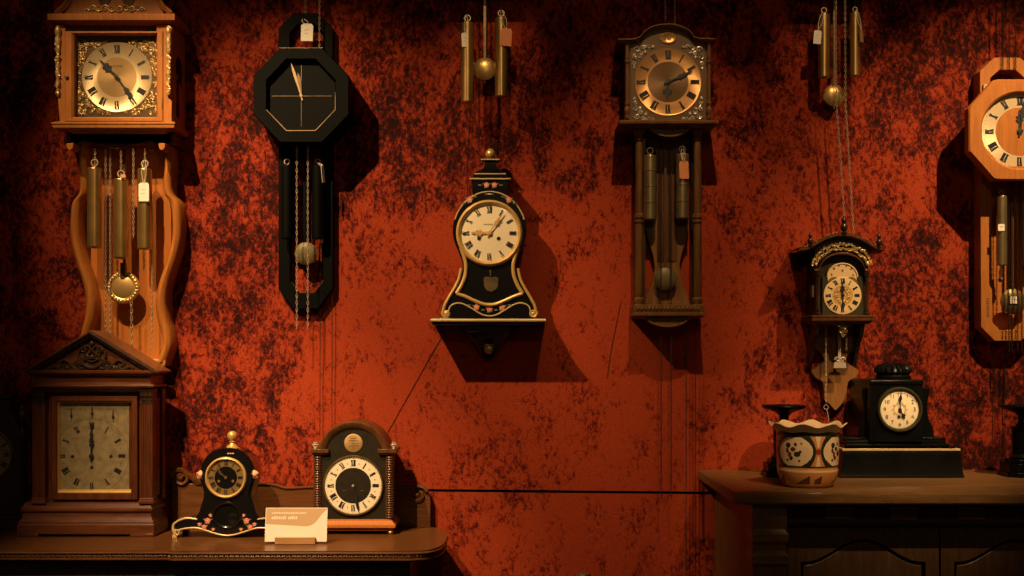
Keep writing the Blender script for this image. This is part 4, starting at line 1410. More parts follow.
# ================================================================== oak octagonal clock running out of the frame
def oak_octagon_clock():
    f = Fr(-.16)
    b = Fr(-.065)
    k = f.k
    t = Thing('octagonal_clock', 'orange oak octagonal hanging clock with brushed gold dial, cut off by the picture edge', 'clock', (f.x(1019.5), -.004, f.z(340)))
    c = 1007.5
    o = b.pts([(c - 13, 57.5), (c + 13, 57.5), (c + 27.5, 71), (c + 27.5, 327), (c + 14, 341), (c - 13, 341), (c - 26.5, 327), (c - 27.5, 71)])
    i = b.pts([(c - 8, 70), (c + 8, 70), (c + 17, 78), (c + 15, 322), (c + 9, 330), (c - 8, 330), (c - 15, 322), (c - 17, 78)])
    mb = MB().ring(o, i, -.065, -.004)
    fr = t.part('back_frame', mb, 'oak', bevel=.002)
    mb = MB().pbox(Fr(-.01), c - 24, c + 20, 175, 334, -.014, -.006)
    t.part('back_board', mb, 'oak_side', fr)
    mb = MB()
    for q in range(9):
        mb.pbox(b, 986.3, 989.3, 298.5 + q * 2.2, 299.5 + q * 2.2, -.0655, -.0645)
    t.part('scale_mark', mb, 'ink_brown', fr)
    mb = MB().pbox(b, 982.5, 986.5, 85, 98, -.075, -.064)
    t.part('catch', mb, 'silver', fr, bevel=.001)
    def oc(d, h0=0):
        w, hh, cx, cz = 50.8 - d, 50.5 - d, 25.5 - d * .41, 28.5 - d * .41
        X, Z = 1019.8, 129.5
        return f.pts([(X - w + cx, Z - hh), (X + w - cx, Z - hh), (X + w, Z - hh + cz), (X + w, Z + hh - cz), (X + w - cx, Z + hh), (X - w + cx, Z + hh), (X - w, Z + hh - cz), (X - w, Z - hh + cz)])
    def circ(r, n=64):
        return None
    g = Fr(-.155)
    cx, cz = f.x(1019.8), f.z(130.5)
    # face board with a round opening: an octagon resampled to the same count as the circle
    N = 64
    oo = oc(0)
    def resample(p, n):
        res = []
        for q in range(n):
            a = 2 * PI * q / n
            d = Vector((math.cos(a), math.sin(a)))
            best = None
            for u in range(len(p)):
                A = Vector(p[u]) - Vector((cx, cz)); B = Vector(p[(u + 1) % len(p)]) - Vector((cx, cz))
                e = B - A
                den = d.x * e.y - d.y * e.x
                if abs(den) < 1e-12: continue
                s = (A.x * e.y - A.y * e.x) / den
                v = (A.x * d.y - A.y * d.x) / den
                if s > 0 and -1e-6 <= v <= 1 + 1e-6: best = s if best is None else min(best, s)
            res.append((cx + d.x * best, cz + d.y * best))
        return res
    # use angles that include the corners
    O0 = resample(oc(0), N); O1 = resample(oc(1.2), N)
    C0 = [(cx + 39.5 * k * math.cos(2 * PI * q / N), cz + 39.5 * k * math.sin(2 * PI * q / N)) for q in range(N)]
    C1 = [(cx + 37.6 * k * math.cos(2 * PI * q / N), cz + 37.6 * k * math.sin(2 * PI * q / N)) for q in range(N)]
    mb = MB().ring(oc(.4), oc(14), -.152, -.12)
    mb.prism(oc(10), -.128, -.112)
    mb.prism(oc(24), -.112, -.02)
    t.part('case_side', mb, 'oak_side')
    mb = MB().bevel_ring([(O0, -.150), (O0, -.155), (O1, -.160), (C0, -.160), (C1, -.154), (C1, -.13)])
    t.part('octagon_case', mb, 'oak', angle=25)
    g = Fr(-.14)
    q = g.k
    cx, cz = g.x(1019.5), g.z(131.5)
    R = 38.4 * q
    mb = MB()
    mb.lathe([(R, .004), (R, -.0005), (24 * q, -.0005)], (cx, -.14, cz), 'y', 72)
    mb.mat(1)
    numerals(mb, cx, cz, -.1412, 26 * q, 8.6 * q, ROMAN4, .20, .62)
    minute_marks(mb, cx, cz, -.1412, 35.6 * q, 36.6 * q, .0004)
    t.part('chapter_ring', mb, ['dial_brass', 'ink'])
    mb = MB().lathe([(24.2 * q, 0), (24 * q, -.0012), (0, -.0014)], (cx, -.14, cz), 'y', 60)
    t.part('dial_centre', mb, 'oak')
    mb = MB()
    hand(mb, cx, cz, -.1425, 359, serp(22 * q, 4.2 * q))
    t.part('hour_hand', mb, 'ink')
    mb = MB()
    hand(mb, cx, cz, -.1448, 8, serp(33 * q, 2.8 * q))
    mb.lathe([(3 * q, .003), (2.8 * q, -.002), (0, -.003)], (cx, -.1448, cz), 'y', 14)
    t.part('minute_hand', mb, 'ink')
    e = Fr(-.105)
    for cx_ in (1001.8, 1028):
        weight(t, 'weight', e.x(cx_), -.105, e.z(265.5), e.z(196), 5.0 * e.k, 'pewter', 'pewter')
    for cx_ in (1009.5, 1012.8, 1018.3, 1022.5):
        t.part('chain', MB().chain([(e.x(cx_), -.10, e.z(178)), (e.x(cx_), -.10, e.z(352))], .0062, .0019, .00055, 8), 'chain_dark')
    z = Fr(-.05)
    for cx_ in (999.5, 1009.5):
        t.part('dark_line', MB().tube([(z.x(cx_), -.012, z.z(345)), (z.x(cx_), -.012, z.z(458))], .0011, 6), 'chain_dark')
    e = Fr(-.07)
    mb = MB()
    mb.lathe([(r * e.k, (282 - p) * e.k) for p, r in ((282, 2.2), (279, 3.2), (276, 1.8), (272, 2.6), (268, 1.4), (262, 1.4))], (e.x(1002.5), -.06, e.z(282)), 'z', 12)
    t.part('turned_drop', mb, 'walnut')
    X, Z, r = e.x(1013), e.z(301.5), 12.8 * e.k
    mb = MB().lathe([(0, -.010), (r * .5, -.0085), (r * .9, -.0035), (r, 0), (r * .9, .003), (0, .007)], (X, -.07, Z), 'y', 36)
    bob = t.part('pendulum_bob', mb, 'brass_dark')
    t.part('pendulum_rod', MB().box(X - .004, X + .004, -.066, -.063, Z, e.z(170)), 'walnut', bob)
    return t

oak_octagon_clock()
def sticker(px, py, y, w, label, name='hanging_sticker'):
    f = Fr(y)
    x, z = f.x(px), f.z(py)
    a = w * f.k / 2
    mb = MB().box(x - a, x + a, y - .0008, y + .0008, z - a * 1.05, z + a * 1.05)
    mb.mat(1)
    mb.add([(x - a * .6, y - .0011, z + a * .1), (x + a * .5, y - .0011, z + a * .1), (x + a * .5, y - .0011, z + a * .3), (x - a * .6, y - .0011, z + a * .3)], [(0, 1, 2, 3)])
    return single(name, mb, ['white_tag', 'ink_brown'], label, 'sticker', (x, y, z))
sticker(1001.3, 227.5, -.1225, 6.4, 'small square white sticker on the tube weight of the oak octagonal clock')
sticker(1013.8, 300, -.0818, 6.8, 'small square white sticker on the pendulum bob of the oak octagonal clock')
for n_, (px, yy) in enumerate(((1002.8, -.075), (1009.3, -.075), (1015.6, -.075))):
    hanging_cord(px, -60, 70, yy, 'chain_dark', ('chain above the oak octagonal clock, nearest its metal catch', 'middle chain of three above the oak octagonal clock', 'chain above the oak octagonal clock, farthest from its metal catch')[n_])
ZS = ZC - .569        # sideboard top
ZB = ZC - .383        # cabinet top

# ================================================================== carved sideboard
def sideboard():
    t = Thing('sideboard', 'dark brown sideboard with carved front edge and scroll-ended low back board', 'sideboard', (-1.1, -.25, 0))
    th = .026
    plan = [(-2.35, -.004), (-.285, -.004), (-.245, -.06), (-.212, -.16), (-.203, -.27), (-.207, -.38), (-.222, -.455), (-.250, -.50), (-.30, -.516), (-.985, -.516), (-1.005, -.505), (-2.35, -.505)]
    sm = smooth_curve(plan[1:9], 6)
    plan = [plan[0]] + sm + plan[9:]
    def inset(d):
        return [(x - (d if x > -1.0 and x > -.99 else 0) * (1 if x > -.6 else 0), y + (d if y < -.30 else 0)) for x, y in plan]
    mb = MB()
    rings = [(.0, 0), (.0, -.004), (-.003, -.007), (-.003, -.009), (.003, -.012), (.004, -.022), (.000, -.024), (.0, -.028), (.014, -.034)]
    n = len(plan)
    vs, fs = [], []
    for d, z in rings:
        vs += [(x, y, ZS + z) for x, y in inset(d)]
    for a in range(len(rings) - 1):
        for i in range(n):
            j = (i + 1) % n
            fs.append((a * n + i, a * n + j, (a + 1) * n + j, (a + 1) * n + i))
    fs += [tuple(range(n)), tuple(range(len(rings) * n - 1, (len(rings) - 1) * n - 1, -1))]
    mb.add(vs, fs)
    top = t.part('table_top', mb, 'side_top', angle=30)
    # leaf carving round the edge
    mb = MB()
    front = [p for p in plan if p[1] < -.06 and p[0] > -2.3][0:]
    path = sm[6:] + [(-.985, -.516), (-1.005, -.505), (-2.3, -.505)]
    acc, pts = 0.0, []
    for (ax, ay), (bx, by) in zip(path, path[1:]):
        L = math.hypot(bx - ax, by - ay)
        u = 0.0
        step = .0075
        while u < L:
            pts.append((ax + (bx - ax) * u / L, ay + (by - ay) * u / L, (bx - ax) / L, (by - ay) / L))
            u += step
        if L < step: pts = pts
    last = None
    for q, (x, y, dx, dy) in enumerate(pts):
        if last and math.hypot(x - last[0], y - last[1]) < .0062: continue
        last = (x, y)
        s = 1 if (q // 1) % 2 else -1
        nx, ny = (-dy, dx)
        if nx * (x + 1.1) + ny * (y + .25) < 0: nx, ny = -nx, -ny
        cx, cy = x - nx * .0035, y - ny * .0035
        mb.tube([(cx - dx * .0055, cy - dy * .0055, ZS - .017 - s * .0062), (cx + nx * .0016, cy + ny * .0016, ZS - .017), (cx + dx * .0055, cy + dy * .0055, ZS - .017 + s * .0062)], [.0012, .0030, .0012], 5)
    t.part('carved_edge', mb, 'side_top', top)
    # body with three doors and a plinth
    mb = MB()
    mb.box(-2.28, -.30, -.46, -.01, .08, ZS - .034)
    t.part('body', mb, 'darkwood', bevel=.004)
    mb = MB()
    mb.box(-2.25, -.33, -.44, -.03, 0, .08)
    t.part('plinth', mb, 'darkwood', bevel=.003)
    for k in range(3):
        x0 = -2.23 + k * .64
        mb = MB()
        mb.rectring(x0, x0 + .60, .12, ZS - .08, .07, -.478, -.46)
        mb.box(x0 + .06, x0 + .54, -.468, -.46, .18, ZS - .14)
        d = t.part('door', mb, 'darkwood', bevel=.003)
        mb = MB().lathe([(0, -.03), (.012, -.026), (.014, -.02), (.006, -.012), (.006, 0)], (x0 + .55, -.478, .55), 'y', 16)
        t.part('door_knob', mb, 'brass_dark', d)
    # low back board with rolled ends
    w = Fr(-.035)
    mb = MB()
    up = [(172, 473), (178, 480), (186, 483.5), (196, 484), (206, 483.5), (225, 484), (250, 484.2), (262, 483.6), (275, 485), (286, 488), (300, 487.5), (318, 486.5), (345, 485), (380, 485), (400, 485), (410, 484.4), (418, 485.5), (425, 489), (429.5, 495), (430.5, 501), (430.5, 526)]
    zb = ZS + .0
    pl = w.pts(up[:-1]) + [(w.x(430.5), zb), (w.x(172), zb)]
    mb.prism(pl, -.035, -.006)
    bb = t.part('back_board', mb, 'side_top', bevel=.0015)
    mb = MB()
    mb.tube([(w.x(a), -.037, w.z(b)) for a, b in smooth_curve(up[3:16], 3)], 1.1 * w.k, 6)
    t.part('back_moulding', mb, 'side_top', bb)
    for s, cx, cz in ((1, 418, 494.5), (-1, 181, 478)):
        mb = MB()
        mb.spiral(w.x(cx), w.z(cz), -.040, 9.5 * w.k, 2.2 * w.k, 20 if s > 0 else 160, 1.35, 2.4 * w.k, 26, .75, s)
        mb.ball((w.x(cx), -.040, w.z(cz)), 2.8 * w.k, (1, .8, 1))
        for q in range(4):
            mb.tube([(w.x(cx - s * (8 + q * 3)), -.038, w.z(cz - 5 + q * 1.6)), (w.x(cx - s * (12 + q * 4)), -.041, w.z(cz + q * 2.0)), (w.x(cx - s * (14 + q * 4.5)), -.037, w.z(cz + 6 + q * .8))], [1.0 * w.k, 1.8 * w.k, .5 * w.k], 6)
        t.part('carved_scroll', mb, 'side_top', bb)
    return t
sideboard()
ZS += .0008

# ================================================================== temple-fronted bracket clock
def temple_clock():
    f = Fr(-.25)
    k = f.k
    yb = -.100
    t = Thing('mantel_clock', 'large dark mahogany table clock with triangular carved pediment and square silvered dial', 'clock', (f.x(90.5), -.14, ZS))
    S = ('mahogany', 'mahogany_h')
    # plinth and base mouldings
    for a, b in ((16.5, 38), (130, 153.5)):
        mb = MB().box(f.x(a), f.x(b), -.25, yb, ZS, f.z(533.8))
        t.part('bracket_foot', mb, 'mahogany_h', bevel=.001)
    mb = MB()
    mb.stack(f.x(20.5), f.x(150), -.237, yb, [(.012, f.z(534.2)), (.0125, f.z(526)), (.011, f.z(524.8)), (.008, f.z(523.6)), (.009, f.z(522.6)), (.006, f.z(521)), (.0, f.z(518)), (-.002, f.z(513.5)), (.002, f.z(512.5)), (.004, f.z(511.4)), (.004, f.z(509.6)), (.001, f.z(507.8)), (-.004, f.z(505.5)), (-.006, f.z(503))])
    t.part('base', mb, 'mahogany_h', angle=30)
    # case body
    mb = MB()
    mb.pbox(f, 33, 149, 388, 504, -.205, yb - .005)
    t.part('case', mb, 'mahogany', bevel=.0015)
    # columns (fluted pilasters) at the front corners and the back corner of the side
    for x0, x1, y in ((30.5, 43, -.242), (138.5, 151.5, -.242)):
        mb = MB()
        mb.pbox(f, x0, x1, 402, 503, y + .006, -.20)
        for q in range(6):
            cx = x0 + (x1 - x0) * (q + .5) / 6
            mb.tube([(f.x(cx), y + .006, f.z(501)), (f.x(cx), y + .006, f.z(404))], .9 * k, 6)
        p = t.part('pilaster', mb, 'mahogany')
        mb = MB()
        mb.stack(f.x(x0 + .5), f.x(x1 - .5), y + .006, -.20, [(0, f.z(404.6)), (.003, f.z(404)), (.003, f.z(402.6)), (0, f.z(402)), (0, f.z(393)), (.004, f.z(391)), (.005, f.z(389))])
        for q in range(3):
            for s in (-1, 1):
                mb.spiral(f.x((x0 + x1) / 2 + (q - 1) * 4), f.z(398 - s * 2.6), y + .003, 1.9 * k, .5 * k, 90, 1.1, .8 * k, 12, .7, s)
        t.part('capital', mb, 'carved', p)
        mb = MB()
        mb.stack(f.x(x0 + .5), f.x(x1 - .5), y + .006, -.20, [(.005, f.z(504)), (.005, f.z(501.5)), (.002, f.z(500.5)), (.003, f.z(499.5)), (0, f.z(498))])
        t.part('pilaster_base', mb, 'mahogany_h', p)
    mb = MB()
    xs = f.x(149)
    mb.box(xs - .004, xs + .010, -.14, yb - .004, f.z(503), f.z(390))
    mb.box(xs - .004, xs + .005, -.19, -.15, f.z(498), f.z(398))
    t.part('side_panel', mb, 'mahogany', bevel=.0015)
    # entablature
    mb = MB()
    mb.stack(f.x(33), f.x(149), -.236, yb, [(-.004, f.z(392)), (.002, f.z(390)), (.006, f.z(388.5)), (.012, f.z(387.4)), (.014, f.z(386)), (.013, f.z(385)), (.003, f.z(384)), (.000, f.z(380)), (.002, f.z(376.5)), (.014, f.z(374.5)), (.020, f.z(373.2)), (.021, f.z(372.2)), (.021, f.z(370.8)), (.018, f.z(370.2))])
    t.part('entablature', mb, 'mahogany_h', angle=30)
    # pediment: roof, raking mouldings, carved panel
    ap, lo, hi = (90.5, 331.5), (24.5, 371.5), (156.5, 371.5)
    mb = MB().prism(f.pts([(28, 371), (90.5, 334.5), (153, 371)]), -.235, yb)
    roof = t.part('pediment', mb, 'mahogany_h')
    mb = MB()
    pl = [lo, ap, hi]
    ou = f.pts([(23.5, 372), (90.5, 331), (157.5, 372)])
    m1 = f.pts([(26.5, 372), (90.5, 333), (154.5, 372)])
    inn = f.pts([(36, 372), (90.5, 339.2), (145, 372)])
    mb.bevel_ring([(ou, yb), (ou, -.256), (m1, -.260), (f.pts([(29.5, 372), (90.5, 335), (151.5, 372)]), -.252), (f.pts([(31, 372), (90.5, 336), (150, 372)]), -.252), (inn, -.240), (inn, -.23)], closed=False)
    t.part('raking_moulding', mb, 'carved', roof, angle=25)
    mb = MB()
    for s in (1, -1):
        e, a = f.p(90.5 + s * 67, 372), f.p(90.5, 331)
        for q in range(14):          # boards laid along the slope, one lapping over the other
            y0 = -.245 + q * (.141 / 14)
            th = .0030
            nx, nz = s * (a[1] - e[1]), abs(e[0] - a[0])
            L = math.hypot(nx, nz); nx /= L; nz /= L
            P = []
            for (x, z) in (e, a):
                for yy, d in ((y0, .0006), (y0 + .0085, .0006), (y0 + .0085, th), (y0, th)):
                    P.append((x + nx * d, yy, z + nz * d))
            mb.add(P, [(0, 1, 2, 3), (7, 6, 5, 4), (0, 4, 5, 1), (1, 5, 6, 2), (2, 6, 7, 3), (3, 7, 4, 0)])
    t.part('roof_boarding', mb, 'ribbed', roof)
    mb = MB()
    Y = -.240
    for s in (-1, 1):
        X = lambda u: f.x(90.8 + s * u)
        heart = smooth_curve([(0, 368), (6, 366), (12, 360), (13.5, 352.5), (9.5, 347), (4, 346), (1, 350), (3.5, 354), (6.5, 352)], 5)
        mb.tube([(X(a), Y, f.z(b)) for a, b in heart], [1.9 * k * (1 - .5 * i / len(heart)) for i in range(len(heart))], 7)
        heart2 = smooth_curve([(0, 362), (4.5, 360), (7.5, 356.5), (7.5, 353)], 5)
        mb.tube([(X(a), Y, f.z(b)) for a, b in heart2], 1.1 * k, 6)
        for (u, v, r, a0, fl) in ((10.5, 366, 3.2, 20, -1), (4, 366.5, 2.4, 90, 1), (17, 368, 2.6, 200, 1)):
            mb.spiral(X(u), f.z(v), Y, r * k, .6 * k, a0 if s > 0 else 180 - a0, 1.2, 1.0 * k, 14, .7, fl * s)
        tail = smooth_curve([(14, 370), (20, 366), (25, 361), (29, 360.5), (32, 364), (29, 366.5), (27, 364.5)], 5)
        mb.tube([(X(a), Y, f.z(b)) for a, b in tail], [1.6 * k * (1 - .4 * i / len(tail)) for i in range(len(tail))], 7)
        tail2 = smooth_curve([(26, 370), (32, 369), (37, 367), (41, 368), (40, 370.3)], 5)
        mb.tube([(X(a), Y, f.z(b)) for a, b in tail2], 1.1 * k, 6)
        for q in range(6):
            mb.ball((X(22 + q * 2.6), Y, f.z(366 + q * .55 + (q % 2) * 1.6)), 1.5 * k, (1, .7, 1), 7, 5)
    for s in (-1, 1):
        for (u, v, r, a0, fl, w) in ((8.5, 349.5, 3.6, 60, 1, 1.3), (5.5, 357.5, 3.2, 200, -1, 1.2), (10, 361, 3.4, 300, 1, 1.3), (16, 364, 3.0, 120, -1, 1.1), (21, 368.5, 2.6, 0, 1, 1.0), (33, 369.6, 2.0, 90, -1, .9), (27, 368.8, 2.2, 180, 1, .9)):
            mb.spiral(f.x(90.8 + s * u), f.z(v), Y - .001, r * k, .7 * k, a0 if s > 0 else 180 - a0, 1.3, w * k, 16, .7, fl * s)
    mb.ball((f.x(90.8), Y, f.z(343.5)), 2.6 * k, (1, .7, 1.1), 10, 7)
    mb.ball((f.x(90.8), Y, f.z(357)), 2.0 * k, (1, .7, 1.3), 10, 7)
    t.part('carved_palmette', mb, 'carved', roof, label='glossy blackened carving')
    # door with glazed square opening
    o = [f.p(48, 396.5), f.p(134.5, 396.5), f.p(134.5, 501), f.p(48, 501)]
    i1 = [f.p(49, 397.5), f.p(133.5, 397.5), f.p(133.5, 500), f.p(49, 500)]
    i2 = [f.p(53, 401), f.p(129.5, 401), f.p(129.5, 495), f.p(53, 495)]
    i3 = [f.p(54.3, 402.3), f.p(128.3, 402.3), f.p(128.3, 493.6), f.p(54.3, 493.6)]
    mb = MB().bevel_ring([(o, -.20), (o, -.224), (i1, -.226), (i2, -.226), (i3, -.220), (i3, -.19)])
    door = t.part('door', mb, 'mahogany', angle=25)
    mb = MB()
    j = [f.p(55.4, 403.3), f.p(127.2, 403.3), f.p(127.2, 491), f.p(55.4, 491)]
    mb.bevel_ring([(i3, -.2195), (i3, -.2225), (j, -.2095), (j, -.200)])
    t.part('sight_edge', mb, 'gilt_trim', door, label='brass lining of the glazed opening')
    t.part('door_glass', MB().box(f.x(54.6), f.x(128), -.2165, -.2155, f.z(493.2), f.z(402.7)), 'glass', door)
    # dial
    g = Fr(-.206)
    q = g.k
    mb = MB()
    mb.pbox(g, 54.2, 129, 401, 494, -.206, -.20)
    mb.mat(1)
    cx, cz = g.x(91.8), g.z(456)
    numerals(mb, cx, cz, -.2066, 26.5 * q, 7.0 * q, ROMAN4, .17, .62)
    for k_ in range(12):
        a = math.radians(15 + 30 * k_)
        mb.disc(cx + 30 * q * math.sin(a), cz + 30 * q * math.cos(a), .5 * q, -.2066, 8)
    for a in (72.5, 111):
        mb.disc(g.x(a), g.z(456.5), 1.7 * q, -.2066, 16)
    mb.disc(cx, g.z(467.5), 1.7 * q, -.2066, 16)
    mb.mat(2)
    mb.ann(cx, cz, 37.0 * q, 37.3 * q, -.2065, 64)
    for a in (71.5, 111.5):
        mb.ann(g.x(a), g.z(415.5), 6.6 * q, 6.9 * q, -.2065, 28)
    t.part('dial', mb, ['dial_grey', 'ink', 'ink_brown'])
    for px, py in ((71.5, 416), (92.3, 413.5), (113.3, 417)):
        mb = MB()
        mb.lathe([(1.5 * q, 0), (1.3 * q, -.002), (0, -.0025)], (g.x(px), -.207, g.z(py)), 'y', 12)
        mb.prism(g.pts([(px - .7, py), (px + .7, py), (px + .3, py - 7), (px - .3, py - 7)]), -.2085, -.2072)
        mb.prism(g.pts([(px - .8, py), (px + .8, py), (px, py + 5)]), -.2085, -.2072)
        t.part('small_hand', mb, 'ink')
    mb = MB()
    hand(mb, cx, cz, -.209, 1, serp(22 * q, 3.0 * q))
    t.part('hour_hand', mb, 'ink')
    mb = MB()
    hand(mb, cx, cz, -.2115, .5, serp(33 * q, 2.0 * q))
    mb.lathe([(2.6 * q, .003), (2.4 * q, -.002), (0, -.003)], (cx, -.2115, cz), 'y', 16)
    t.part('minute_hand', mb, 'ink')
    return t
temple_clock()

# ================================================================== arched dark clock cut by the picture's edge
def edge_clock():
    f = Fr(-.09)
    k = f.k
    t = Thing('mantel_clock', 'dark arch-topped table clock with brass finials beside the temple-fronted clock, half out of view', 'clock', (f.x(-14), -.12, ZS))
    mid, yb = -14, -.006
    mb = MB()
    mb.stack(f.x(mid - 34), f.x(mid + 34), -.08, yb, [(.012, ZS), (.012, ZS + .012), (.008, ZS + .015), (.006, ZS + .03), (.010, ZS + .033), (.010, ZS + .040), (.002, ZS + .046)])
    t.part('base', mb, 'darkwood', angle=30)
    zt = ZS + .045
    pl = [(f.x(mid - 32), zt), (f.x(mid - 32), f.z(440))] + [(f.x(mid) + 32 * k * math.cos(math.radians(a)), f.z(440) + 34 * k * math.sin(math.radians(a))) for a in range(176, 3, -8)] + [(f.x(mid + 32), f.z(440)), (f.x(mid + 32), zt)]
    mb = MB().prism(pl, -.070, yb)
    case = t.part('case', mb, 'darkwood', bevel=.002)
    ou = [(f.x(mid) + 33.5 * k * math.cos(math.radians(a)), f.z(440) + 35.5 * k * math.sin(math.radians(a))) for a in range(180, -1, -8)]
    inn = [(f.x(mid) + 29 * k * math.cos(math.radians(a)), f.z(440) + 31 * k * math.sin(math.radians(a))) for a in range(180, -1, -8)]
    mb = MB().bevel_ring([(ou, yb), (ou, -.080), (inn, -.083), (inn, -.065)], closed=False)
    t.part('arch_moulding', mb, 'darkwood', case, angle=30)
    mb = MB()
    mb.stack(f.x(mid - 16), f.x(mid + 20), -.06, yb - .005, [(0, f.z(412)), (0, f.z(400)), (.006, f.z(398.5)), (.006, f.z(395.5)), (0, f.z(394.5))])
    t.part('top_block', mb, 'darkwood', case, bevel=.001)
    for s in (-1, 1):
        mb = MB()
        pr = [(528, 3), (520, 3), (519, 1.9), (446, 1.9), (440, 3), (437, 2.4), (434, 1.6), (430, 1.8), (428.5, 3), (425, 3), (424, 1.4), (421, 2.3), (417.5, 2.6), (414, 1.2), (411, 1.6), (408.5, 0)]
        mb.lathe([(r * k, f.z(p) - f.z(528)) for p, r in pr], (f.x(mid + s * 34), -.073, f.z(522)), 'z', 14)
        t.part('finial_column', mb, 'darkwood')
        mb = MB()
        mb.lathe([(r * k, (424 - p) * k) for p, r in ((424, 1.2), (421, 2.4), (417.5, 2.7), (414, 1.2), (411, 1.7), (408.5, 0))], (f.x(mid + s * 34), -.073, f.z(418.6)), 'z', 14)
        t.part('finial', mb, 'brass_dark', label='small brass finial')
    g = Fr(-.08)
    cx, cz = g.x(mid), g.z(455)
    mb = MB().lathe([(27 * k, .012), (27 * k, -.002), (25.5 * k, -.006), (24 * k, -.002), (24 * k, .003)], (cx, -.073, cz), 'y', 56)
    t.part('bezel', mb, 'brass_dark')
    mb = MB().lathe([(24.5 * k, .001), (0, .0)], (cx, -.073, cz), 'y', 56)
    mb.mat(1)
    numerals(mb, cx, cz, -.0737, 17 * k, 5.5 * k, ROMAN4, .16)
    t.part('dial', mb, ['dial_grey', 'ink'])
    for ang, L, nm, yy in ((250, 12, 'hour_hand', -.075), (40, 19, 'minute_hand', -.077)):
        mb = MB()
        hand(mb, cx, cz, yy, ang, spade(L * k, 2 * k))
        t.part(nm, mb, 'ink')
    return t
edge_clock()

# ================================================================== small black rococo clock with gold ball
def rococo_clock():
    f = Fr(-.27)
    k = f.k
    t = Thing('mantel_clock', 'small black rose-painted table clock with gold ball finial and dark gilt dial', 'clock', (f.x(227), -.225, ZS))
    mid, yb = 227, -.175
    half = [(54.5, 533), (55, 528), (51, 523), (43, 519.5), (35, 518.5), (30, 513), (27.5, 505), (25, 496), (26, 488), (28.5, 481), (28.8, 473), (26.5, 464), (22, 456), (15, 450.5), (7, 448), (0, 447.6)]
    def outl(sh):
        h = smooth_curve([(max(a - sh, 0), b + (sh * .4 if b < 460 else 0)) for a, b in half], 5)
        return [(mid - a, b) for a, b in h] + [(mid + a, b) for a, b in reversed(h[:-1])]
    low = smooth_curve([(mid + 50, 531), (mid + 42, 529), (mid + 30, 528.5), (mid + 18, 532), (mid + 8, 535), (mid, 536), (mid - 8, 535), (mid - 18, 532), (mid - 30, 528.5), (mid - 42, 529), (mid - 50, 531)], 4)
    mb = MB().prism(f.pts(outl(1.2) + low), -.262, yb)
    mb.prism(f.pts(outl(3.6) + [(a, b - 2.0) for a, b in low]), -.268, yb + .004)
    case = t.part('case', mb, 'lacquer', angle=50)
    for s in (-1, 1):
        mb = MB()
        p = smooth_curve([(mid + s * a, b) for a, b in ((30, 519.5), (40, 518.4), (47, 520), (53, 524), (54.3, 529), (52.5, 534), (53.8, 536.5))], 5)
        mb.tube([(f.x(a), -.266, f.z(b)) for a, b in p], [(.9 + .8 * i / len(p)) * k for i in range(len(p))], 7)
        mb.spiral(f.x(mid + s * 50.4), f.z(533), -.266, 3.4 * k, .8 * k, 0 if s > 0 else 180, 1.2, 1.2 * k, 16, .7, s)
        mb.box(f.x(mid + s * 52.4 - 2.2), f.x(mid + s * 52.4 + 2.2), -.272, -.255, ZS, f.z(535.5))
        t.part('rear_foot', MB().box(f.x(mid + s * 48 - 3), f.x(mid + s * 48 + 3), -.20, yb, ZS, f.z(530)), 'lacquer', case)
        t.part('scroll_foot', mb, 'gold_line', case)
    mb = MB()
    p = [(a, b) for a, b in low]
    mb.tube([(f.x(a), -.268, f.z(b - .4)) for a, b in p], .85 * k, 7)
    t.part('gilt_edge', mb, 'gold_line', case)
    # crown and ball
    X = f.x(230)
    mb = MB()
    mb.lathe([(r * k, f.z(p_) - f.z(451)) for p_, r in ((451, 8.4), (449.5, 8.4), (448.6, 6), (447, 5), (445, 3.0), (443.8, 2.6), (442.8, 3.4), (442.2, 2.4), (441.8, 2.6), (440, 4.3), (437, 5.0), (434, 4.4), (432.4, 2.6), (431.8, 0))], (X - .004, -.222, f.z(451)), 'z', 22)
    t.part('ball_finial', mb, 'gold')
    g = Fr(-.268)
    q = g.k
    cx, cz = g.x(226), g.z(477.6)
    R = 20.8 * q
    mb = MB().lathe([(R, .006), (R, -.004), (R - .6 * q, -.008), (R - 1.6 * q, -.0095), (R - 2.6 * q, -.007), (R - 3.2 * q, -.001)], (cx, -.268, cz), 'y', 64)
    t.part('bezel', mb, 'gilt_trim', angle=50)
    mb = MB()
    mb.lathe([(17.8 * q, 0), (17.8 * q, -.002), (11.2 * q, -.0022)], (cx, -.268, cz), 'y', 56)
    mb.mat(1)
    numerals(mb, cx, cz, -.2708, 12.2 * q, 4.6 * q, ROMAN4, .17, .8)
    mb.mat(2).lathe([(11.4 * q, -.0018), (11.2 * q, -.0024), (0, -.0024)], (cx, -.268, cz), 'y', 40)
    mb.mat(0)
    for a in (-7, 7):
        mb.disc(cx + a * q, cz - 3.4 * q, 1.4 * q, -.2708, 14)
    t.part('dial', mb, ['dial_dark_gold', 'ink', 'lacquer'])
    for ang, L, w, nm, yy in ((310, 9.5, 1.1, 'hour_hand', -.272), (318, 14.5, .8, 'minute_hand', -.2735)):
        mb = MB()
        hand(mb, cx, cz, yy, ang, leafh(L * q, w * q))
        if nm == 'minute_hand': mb.lathe([(1.8 * q, .002), (1.6 * q, -.001), (0, -.002)], (cx, yy, cz), 'y', 12)
        t.part(nm, mb, 'brass_dark')
    # lower porthole
    cx2, cz2 = g.x(227.2), g.z(515)
    N = 48
    def el(rx, rz): return [(cx2 + rx * q * math.cos(2 * PI * i / N), cz2 + rz * q * math.sin(2 * PI * i / N)) for i in range(N)]
    mb = MB().bevel_ring([(el(15.6, 13.4), -.262), (el(15.4, 13.2), -.272), (el(14.4, 12.2), -.276), (el(12.8, 10.8), -.2735), (el(12.2, 10.2), -.2685)])
    pw = t.part('pendulum_window', mb, 'lacquer', case, angle=40)
